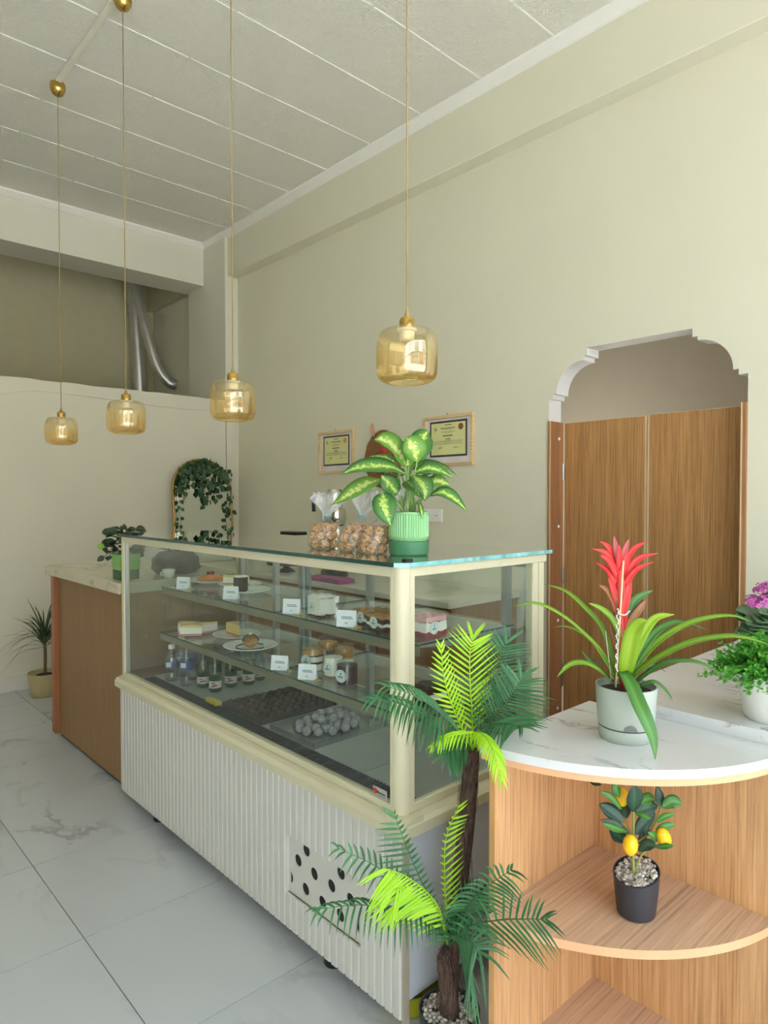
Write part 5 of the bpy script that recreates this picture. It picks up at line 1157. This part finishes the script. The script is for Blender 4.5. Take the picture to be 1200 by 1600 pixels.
# ================================================================== LEMON TREE on the middle shelf
LX, LY = 1.478, .736
le = empty('lemon_plant', (LX, LY, ZM), 'little artificial lemon tree in a black pot on the middle shelf', 'plant')
zl = ZM + .0002
m = MB(); a_ = .62
def oval(r, z): return (r, zl + z)
m.lathe([(0, zl), (.040, zl), (.044, zl + .003), (.050, zl + .06), (.0525, zl + .096), (.0500, zl + .097), (.0475, zl + .088), (0, zl + .088)], (0, 0, 0), 44, sx=1.12, sy=.98)
ca, sa = math.cos(.25), math.sin(.25)
# rim slopes: higher at the back
m.v = [(LX + x * ca - y * sa, LY + x * sa + y * ca, z + (max(0, (z - zl - .05)) / .06) * (.012 * (x * ca - y * sa) / .05)) for x, y, z in m.v]
m.build('pot', plain('charcoal_pot', (52, 52, 58), .5, vary=.03), le, smooth=True, auto=40)
def pebbles(cx_, cy_, z, rx, ry, n, sz, mat, par, seed, slope=0, name='pebbles', rin=0):
    rp = random.Random(seed); m = MB()
    for q in range(n):
        a, r_ = rp.uniform(0, 6.283), math.sqrt(rp.uniform(rin, 1)); x, y = cx_ + rx * r_ * math.cos(a), cy_ + ry * r_ * math.sin(a)
        m.ball((x, y, z + slope * (x - cx_) + rp.uniform(-.2, .6) * sz), sz * rp.uniform(.7, 1.25), 7, 5, (1, rp.uniform(.7, 1.1), rp.uniform(.5, .8)), .15, rnd=rp)
    return m.build(name, mat, par, smooth=True, kind='stuff')
k = NT('pebble_mix'); g_ = k.n('ShaderNodeNewGeometry')
k.l(k.ramp(g_.outputs['Random Per Island'], [(0, srgb(120, 116, 112)), (.3, srgb(176, 170, 160)), (.6, srgb(222, 216, 204)), (1, srgb(150, 138, 122))]), k.b.inputs['Base Color']); k.b.inputs['Roughness'].default_value = .7; M_peb = k.m
m = MB(); m.lathe([(.047, zl + .089), (0, zl + .091)], (LX, LY, 0), 24, sx=1.08, sy=.94); m.build('bed', plain('pebble_bed', (120, 116, 110), .9), le)
pebbles(LX, LY, zl + .093, .049, .043, 320, .0052, M_peb, le, 8, .22)
M_lem = plain('lemon_yellow', (250, 196, 24), .4, vary=.06, scale=40, bump=.15, bscale=150); M_lsd = leaf_mat('lemon_leaf_dark', (38, 66, 56), (62, 98, 74), .35, trans=.12, rnd=.2); M_lsl = leaf_mat('lemon_leaf', (64, 128, 52), (110, 168, 84), .35, trans=.25, rnd=.2)
M_tw = plain('lemon_twig', (140, 148, 76), .6)
dl = 1.555
def twig(pts, r=.0022):
    m = MB(); m.tube([vp(*p) for p in pts], r, 7, 10); m.build('stem', M_tw, le, smooth=True)
twig([(990, 1368, dl), (989, 1330, dl), (990, 1290, dl), (990, 1268, dl)], .003); twig([(992, 1366, dl), (998, 1345, dl), (1006, 1332, dl), (1024, 1322, dl), (1046, 1322, dl)])
twig([(989, 1310, dl), (980, 1290, dl + .02), (972, 1262, dl + .03), (968, 1240, dl + .03)]); twig([(990, 1320, dl), (1015, 1300, dl + .02), (1028, 1275, dl + .03), (1032, 1262, dl + .03)])
LL = [((989, 1269), (991, 1245), (990, 1226), .040, -.03, M_lsd), ((972, 1266), (955, 1246), (936, 1236), .016, -.02, M_lsl), ((968, 1246), (962, 1232), (966, 1222), .024, 0, M_lsl), ((975, 1285), (955, 1268), (936, 1256), .034, .02, M_lsd), ((984, 1304), (962, 1288), (938, 1281), .018, -.02, M_lsd),
      ((982, 1300), (960, 1294), (942, 1286), .016, -.04, M_lsl), ((978, 1318), (966, 1306), (952, 1294), .034, .03, M_lsd), ((993, 1270), (1008, 1262), (1028, 1259), .034, .02, M_lsd), ((992, 1270), (1004, 1274), (1018, 1280), .014, -.03, M_lsl), ((992, 1305), (1006, 1285), (1024, 1270), .032, .03, M_lsd),
      ((1034, 1262), (1050, 1252), (1066, 1256), .030, -.01, M_lsl), ((1030, 1262), (1030, 1245), (1026, 1228), .022, .02, M_lsd), ((1025, 1285), (1038, 1276), (1055, 1271), .014, -.02, M_lsl), ((1024, 1300), (1038, 1292), (1055, 1287), .018, -.01, M_lsl), ((1014, 1306), (1010, 1296), (1011, 1288), .018, -.03, M_lsd),
      ((1020, 1318), (1022, 1308), (1012, 1300), .020, -.02, M_lsl), ((998, 1330), (1012, 1320), (1026, 1322), .026, -.04, M_lsd), ((1024, 1324), (1038, 1322), (1053, 1322), .014, -.04, M_lsl), ((1000, 1256), (1012, 1248), (1024, 1250), .028, .03, M_lsl), ((978, 1280), (976, 1262), (984, 1250), .030, .05, M_lsd), ((940, 1226), (930, 1224), (920, 1220), .012, .03, M_lsd), ((996, 1318), (1004, 1306), (1002, 1292), .02, .05, M_lsd)]
for a, b, c, w, dd, mt in LL:
    m = MB(); m.blade([vp(*a, dl), vp(*b, dl + dd * .6), vp(*c, dl + dd)], w, (-.6, -.65, .45), 10, .18, lambda t: max(.02, math.sin(math.pi * t) ** .75)); m.build('leaf', mt, le, smooth=True, solid=.0006)
def lemon(x, y, d, s=1.0, tip=(0, 0, -1)):
    c = vp(x, y, d); m = MB(); m.lathe([(0, -.026), (.003, -.0245), (.008, -.021), (.0145, -.012), (.0165, 0), (.0145, .012), (.008, .020), (.003, .0225), (0, .023)], (0, 0, 0), 22)
    q = Vector((0, 0, 1)).rotation_difference(Vector(tip)); m.v = [tuple(c + q @ (Vector(v_) * s)) for v_ in m.v]; m.build('lemon', M_lem, le, smooth=True)
lemon(985, 1320, dl - .03, 1.02, (.05, 0, 1)); lemon(1037, 1308, dl - .01, .98, (-.3, .2, .9)); lemon(972, 1246, dl + .03, .95)

# ================================================================== FERN and KALANCHOE on the marble counter
FX, FY, FZ = 1.795, .545, .9503
fe = empty('fern_pot', (FX, FY, FZ), 'fine leaved green plant in a white ribbed pot at the right edge', 'plant')
m = MB(); m.lathe([(0, FZ), (.062, FZ), (.066, FZ + .004), (.085, FZ + .080), (.0855, FZ + .083), (.088, FZ + .084), (.0935, FZ + .098), (.097, FZ + .110), (.096, FZ + .116), (.088, FZ + .117), (.083, FZ + .100), (0, FZ + .098)], (FX, FY, 0), 56); m.build('pot', plain('white_stone_pot', (226, 224, 220), .6, vary=.03, bump=.4, bscale=60), fe, smooth=True, auto=35)
m = MB(); m.lathe([(.084, FZ + .099), (0, FZ + .104)], (FX, FY, 0), 24); m.build('soil', M_soil, fe)
k = NT('fern_green'); g_ = k.n('ShaderNodeNewGeometry'); cc = k.ramp(g_.outputs['Random Per Island'], [(0, srgb(62, 148, 56)), (.5, srgb(98, 182, 60)), (.8, srgb(128, 196, 66)), (1, srgb(70, 160, 90))]); k.l(cc, k.b.inputs['Base Color']); k.b.inputs['Roughness'].default_value = .5
tl = k.n('ShaderNodeBsdfTranslucent'); k.l(cc, tl.inputs[0]); mx = k.n('ShaderNodeMixShader'); mx.inputs[0].default_value = .35; k.l(k.b.outputs[0], mx.inputs[1]); k.l(tl.outputs[0], mx.inputs[2]); k.l(mx.outputs[0], k.o.inputs[0]); M_fern = k.m
rf = random.Random(9); m = MB(); st = MB()
for q in range(480):
    a = rf.uniform(0, 6.283); r0 = .062 * math.sqrt(rf.random()); el = rf.uniform(.15, 1.45); L = rf.uniform(.06, .112)
    b = Vector((FX + r0 * math.cos(a), FY + r0 * math.sin(a), FZ + .10)); d = Vector((math.cos(a) * math.cos(el), math.sin(a) * math.cos(el), math.sin(el)))
    tip = b + d * L + Vector((0, 0, -.03 * math.cos(el))); mid = b + d * L * .55 + Vector((0, 0, .006)); st.tube([b, mid, tip], .0007, 4)
    for s_ in range(22):
        t_ = rf.uniform(.35, 1.05); p = mid.lerp(tip, (t_ - .5) * 2) if t_ > .5 else b.lerp(mid, t_ * 2)
        u = Vector((rf.uniform(-1, 1), rf.uniform(-1, 1), rf.uniform(-.2, .9))).normalized(); w = u.cross(Vector((rf.uniform(-1, 1), rf.uniform(-1, 1), 1))).normalized(); l_ = rf.uniform(.009, .015)
        m.add([p, p + u * l_ * .5 + w * l_ * .3, p + u * l_, p + u * l_ * .5 - w * l_ * .3], [(0, 1, 2, 3)])
m.build('foliage', M_fern, fe, kind='stuff'); st.build('stems', M_dstem, fe, kind='stuff')
KX, KY = 2.12, .665
ka = empty('kalanchoe', (KX, KY, FZ), 'pink flowering kalanchoe with thick leaves at the right edge', 'plant')
m = MB(); m.lathe([(0, FZ), (.045, FZ), (.058, FZ + .085), (.061, FZ + .09), (.055, FZ + .092), (.052, FZ + .08), (0, FZ + .08)], (KX, KY, 0), 30); m.build('pot', plain('brown_pot', (120, 84, 62), .5), ka, smooth=True, auto=40)
M_kal = leaf_mat('kalanchoe_leaf', (92, 126, 92), (112, 148, 110), .4, trans=.1, rnd=.2); M_kfl = leaf_mat('pink_petal', (226, 138, 208), (186, 74, 160), .5, trans=.2, rnd=.28); rk = random.Random(2)
for q in range(30):
    a = rk.uniform(0, 6.283); z = FZ + .10 + .085 * (q / 30); el = rk.uniform(-.05, .5); L = rk.uniform(.075, .10); b = Vector((KX, KY, z)); d = Vector((math.cos(a) * math.cos(el), math.sin(a) * math.cos(el), math.sin(el)))
    m = MB(); m.blade([b + d * .02, b + d * L * .6 + Vector((0, 0, .008)), b + d * L], .068, (-.25, -.3, .9), 8, .3, lambda t: max(.12, math.sin(math.pi * (.1 + t * .88)) ** .6)); m.build('leaf', M_kal, ka, smooth=True, solid=.003)
fp = MB()
for q in range(4):
    a = q * 1.5708 + .3; fp.blade([(0, 0, 0), (.006 * math.cos(a), .006 * math.sin(a), .002), (.012 * math.cos(a), .012 * math.sin(a), .001)], .011, (0, 0, 1), 4, .1, lambda t: max(.2, math.sin(math.pi * (.15 + .8 * t))))
f0 = None
for (cx_, cy_, cz_) in ((2.058, .672, 1.190), (2.100, .660, 1.222), (2.085, .645, 1.180), (2.13, .65, 1.20)):
    m = MB(); m.tube([(KX, KY, FZ + .15), ((KX + cx_) / 2, (KY + cy_) / 2, 1.15), (cx_, cy_, cz_ - .012)], .0028, 6, 8); m.build('flower_stalk', M_dstem, ka, smooth=True)
    for q in range(58):
        th = math.acos(rk.uniform(-.15, 1)); a = rk.uniform(0, 6.283); n_ = Vector((math.sin(th) * math.cos(a), math.sin(th) * math.sin(a), math.cos(th))); rj = rk.uniform(.75, 1.12); p = Vector((cx_, cy_, cz_)) + Vector((n_.x * .032, n_.y * .032, n_.z * .024)) * rj
        rot = (n_ + Vector((rk.uniform(-.4, .4), rk.uniform(-.4, .4), .2))).to_track_quat('Z', 'Y').to_euler()
        if f0 is None: f0 = fp.build('flower', M_kfl, None, smooth=True); f0.parent = ka; o = f0; o.location = p - ka.location
        else: o = mesh_copy(f0, 'flower', ka, p)
        o.rotation_euler = rot; o.scale = (.68, .68, .68)

# ================================================================== ARTIFICIAL PALM
QX, QY = 1.312, 1.170
pa = empty('artificial_palm', (QX, QY, 0), 'two-tone green artificial palm in a dark pebble filled pot', 'plant')
m = MB(); m.lathe([(0, 0), (.066, 0), (.070, .004), (.0815, .122), (.0815, .128), (.0775, .128), (.076, .112), (0, .110)], (QX, QY, 0), 40); m.build('pot', plain('slate_pot', (54, 60, 66), .5), pa, smooth=True, auto=40)
m = MB(); m.lathe([(.076, .111), (0, .114)], (QX, QY, 0), 24); m.build('bed', MATS['pebble_bed'], pa)
pebbles(QX, QY, .119, .072, .072, 340, .0058, M_peb, pa, 12, rin=.12)
k = NT('palm_fibre'); v = k.coord('Object', scale=(1, 1, .12)); nz = k.n('ShaderNodeTexNoise', Scale=170.0, Detail=4.0, Roughness=.7); k.l(v, nz.inputs['Vector'])
k.l(k.ramp(nz.outputs[0], [(.35, srgb(48, 34, 30)), (.55, srgb(88, 66, 56)), (.72, srgb(128, 102, 86))]), k.b.inputs['Base Color']); k.b.inputs['Roughness'].default_value = .95; k.bump(nz.outputs[0], 1.0, .006); M_fib = k.m
TU = vp(738, 1172, 1.70); TLo = vp(700, 1478, 1.74)
rp_ = random.Random(3)
def trunk(pts, rads, nm='trunk'):
    P = catmull(pts, 24); m = MB(); m.tube(P, rads, 14); m.v = [tuple(Vector(v_) + Vector((rp_.uniform(-.0016, .0016),) * 2 + (0,))) for v_ in m.v]
    t = m.build(nm, M_fib, pa, smooth=True); f = MB()
    for q in range(90):
        i = rp_.randrange(len(P) - 2); r_ = (rads[0] + (rads[-1] - rads[0]) * i / len(P)) * 1.0; a = rp_.uniform(0, 6.283); a2 = a + rp_.uniform(-1.2, 1.2)
        p0 = P[i] + Vector((r_ * math.cos(a), r_ * math.sin(a), 0)); p2 = P[min(i + 2, len(P) - 1)] + Vector((r_ * math.cos(a2), r_ * math.sin(a2), rp_.uniform(-.01, .02))); pm = (p0 + p2) / 2 + Vector((math.cos((a + a2) / 2), math.sin((a + a2) / 2), 0)) * r_ * .35
        f.tube([p0, pm, p2], .0006, 4, 4)
    f.build('fibres', plain('fibre', (112, 86, 72), .9), t, kind='stuff')
trunk([(QX, QY, .10), vp(702, 1540, 1.745), vp(706, 1480, 1.745), vp(717, 1390, 1.745), vp(728, 1290, 1.735), vp(734, 1220, 1.715), tuple(TU)], [.028, .024, .021, .0215, .0225, .0215, .018])
trunk([vp(704, 1575, 1.73), vp(698, 1530, 1.72), vp(694, 1500, 1.715), tuple(TLo)], [.024, .021, .018, .010])
k = NT('palm_dark'); k.b.inputs['Base Color'].default_value = srgb(54, 112, 80); k.b.inputs['Roughness'].default_value = .42
def palm_mat(nm, c1, c2, trans):
    k = NT(nm); g_ = k.n('ShaderNodeNewGeometry'); c = k.ramp(g_.outputs['Random Per Island'], [(0, srgb(*c1)), (1, srgb(*c2))]); k.l(c, k.b.inputs['Base Color']); k.b.inputs['Roughness'].default_value = .45
    tl = k.n('ShaderNodeBsdfTranslucent'); k.l(c, tl.inputs[0]); mx = k.n('ShaderNodeMixShader'); mx.inputs[0].default_value = trans; k.l(k.b.outputs[0], mx.inputs[1]); k.l(tl.outputs[0], mx.inputs[2]); k.l(mx.outputs[0], k.o.inputs[0]); return k.m
M_pd = palm_mat('palm_dark_green', (36, 92, 50), (70, 130, 78), .15); M_pb = palm_mat('palm_lime', (150, 206, 20), (184, 230, 40), .3)
def frond(pts, mat, L, n=26, side_up=(-.6, -.7, .3), droop=.35, fwd=.55, sides=(1, -1), w=.0062, taper=(.55, 1.0, .45), L2=None, t0=.16):
    """feather frond: midrib through picture points (x, y, depth), leaflets of length L on its two sides"""
    P = catmull([vp(*p) if len(p) == 3 and p[0] > 20 else Vector(p) for p in pts], 40); m = MB()
    L *= 1.42; n = int(n * .74); w *= 1.0
    if L2: L2 *= 1.42
    m.tube(P, lambda t: .0026 * (1 - t * .75), 6); h = Vector(side_up).normalized(); rr = random.Random(int(L * 1e5) + n + int(pts[-1][0]))
    for i in range(n):
        t = t0 + (1 - t0) * i / (n - 1); k_ = min(int(t * 40), 39); p = P[k_].lerp(P[k_ + 1], t * 40 - k_); tg = (P[min(k_ + 2, 40)] - P[max(k_ - 1, 0)]).normalized(); sd_ = tg.cross(h).normalized()
        env = taper[0] + (taper[1] - taper[0]) * min(1, (t - t0) / .35) if t < t0 + .35 else taper[1] + (taper[2] - taper[1]) * (t - t0 - .35) / (1 - t0 - .35)
        for s_ in sides:
            l_ = (L if s_ > 0 or L2 is None else L2) * env * rr.uniform(.9, 1.08)
            f_ = fwd + (1.1 if t > .93 else 0) + rr.uniform(-.06, .06)
            d = (sd_ * s_ + tg * f_ + h * rr.uniform(-.08, .12)).normalized()
            q1 = p + d * l_ * .5 + Vector((0, 0, -droop * l_ * .16)); q2 = p + d * l_ + Vector((0, 0, -droop * l_ * .62))
            nn_ = h + sd_ * rr.uniform(-.3, .3)
            m.blade([p, q1, q2], w * rr.uniform(.85, 1.1), nn_, 5, .2, lambda u: max(.06, min(1, .55 + u * 1.8) * (1 - u ** 2.6)))
    return m.build('frond', mat, pa, smooth=True)
u = tuple(TU); l = tuple(TLo)
# crown
frond([(u[0], u[1], u[2]), (738, 1120, 1.68), (735, 1075, 1.66), (734, 1025, 1.65), (739, 995, 1.65)], M_pb, .075, 28, (-.65, -.75, .0), .05, .85)
frond([(u[0], u[1], u[2]), (718, 1130, 1.66), (704, 1095, 1.63), (693, 1055, 1.61), (689, 1012, 1.61)], M_pb, .042, 24, (-.5, -.8, .2), .05, 1.1)
frond([(u[0], u[1], u[2]), (748, 1115, 1.70), (764, 1070, 1.71), (780, 1030, 1.72), (792, 1002, 1.72)], M_pd, .085, 30, (-.65, -.75, .1), .1, .75)
frond([(u[0], u[1], u[2]), (762, 1130, 1.66), (785, 1105, 1.63), (805, 1080, 1.60), (815, 1058, 1.59)], M_pd, .085, 30, (-.6, -.7, .4), .15, .7)
frond([(u[0], u[1], u[2]), (755, 1140, 1.64), (780, 1130, 1.58), (800, 1132, 1.54), (815, 1136, 1.50)], M_pd, .080, 24, (-.3, -.4, .85), .45, .7)
frond([(u[0], u[1], u[2]), (712, 1140, 1.63), (680, 1108, 1.56), (645, 1086, 1.51), (603, 1072, 1.47)], M_pd, .068, 28, (-.4, -.5, .75), .8, .7)
frond([(u[0], u[1], u[2]), (700, 1150, 1.60), (660, 1118, 1.53), (620, 1098, 1.48), (580, 1092, 1.45)], M_pd, .055, 26, (-.4, -.5, .75), .8, .7)
frond([(u[0], u[1], u[2]), (748, 1150, 1.63), (735, 1146, 1.58), (705, 1150, 1.55), (678, 1164, 1.53)], M_pb, .030, 26, (-.3, -.4, .85), .7, 1.2)
frond([(u[0], u[1], u[2]), (742, 1146, 1.58), (757, 1150, 1.51), (771, 1172, 1.45), (783, 1212, 1.42)], M_pb, .034, 28, (-.3, -.6, .75), .9, 1.2)
frond([(u[0], u[1], u[2]), (722, 1168, 1.66), (706, 1170, 1.62), (695, 1180, 1.60)], M_pd, .055, 18, (-.4, -.6, .6), .6, .8)
# lower crown
frond([(l[0], l[1], l[2]), (697, 1420, 1.70), (695, 1370, 1.68), (697, 1310, 1.66), (716, 1262, 1.65)], M_pb, .050, 26, (-.5, -.8, .2), .0, .8, L2=.012)
frond([(l[0], l[1], l[2]), (688, 1425, 1.60), (665, 1392, 1.50), (632, 1368, 1.43), (602, 1357, 1.40)], M_pb, .098, 34, (-.68, -.73, .0), .35, .2, sides=(-1,), w=.0066)
frond([(l[0], l[1], l[2]), (686, 1428, 1.61), (666, 1400, 1.52), (640, 1385, 1.46), (612, 1392, 1.43)], M_pb, .090, 26, (-.68, -.73, .1), .5, .3, sides=(-1,), w=.0060)
frond([(l[0], l[1], l[2]), (680, 1420, 1.67), (655, 1370, 1.60), (634, 1320, 1.55), (616, 1272, 1.53)], M_pd, .02, 30, (-.6, -.7, .3), .0, .45, L2=.070)
frond([(l[0], l[1], l[2]), (672, 1425, 1.64), (630, 1385, 1.56), (585, 1352, 1.50), (530, 1326, 1.46)], M_pd, .055, 28, (-.5, -.6, .6), .7, .75, L2=.045)
frond([(l[0], l[1], l[2]), (668, 1432, 1.64), (622, 1426, 1.55), (568, 1414, 1.48), (500, 1420, 1.42)], M_pd, .055, 30, (-.3, -.4, .85), 1.0, .8)
frond([(l[0], l[1], l[2]), (716, 1435, 1.65), (738, 1408, 1.53), (768, 1380, 1.42), (798, 1360, 1.37)], M_pd, .065, 26, (-.5, -.7, .5), .6, .7)
frond([(l[0], l[1], l[2]), (733, 1448, 1.59), (777, 1438, 1.46), (820, 1436, 1.39), (852, 1436, 1.35)], M_pd, .082, 22, (-.6, -.7, .35), .35, .9)
frond([(l[0], l[1], l[2]), (706, 1462, 1.66), (722, 1466, 1.61), (738, 1474, 1.57), (750, 1488, 1.55)], M_pd, .105, 26, (-.6, -.7, .4), .9, .55)
frond([(l[0], l[1], l[2]), (704, 1450, 1.70), (716, 1420, 1.70), (735, 1400, 1.70), (752, 1392, 1.69)], M_pd, .06, 20, (-.5, -.7, .5), .4, .7)

# ================================================================== things under the case
m = MB(); m.lathe([(0, 0.0005), (.055, .0005), (.062, .004), (.068, .060), (.066, .063), (.062, .058), (0, .054)], (1.40, 1.385, 0), 28, sx=1.7, sy=1.35); tag(m.build('yellow_basin', plain('olive_yellow', (176, 172, 30), .5), None, smooth=True, auto=40), 'shallow olive yellow basin under the case behind the palm pot', 'basin')
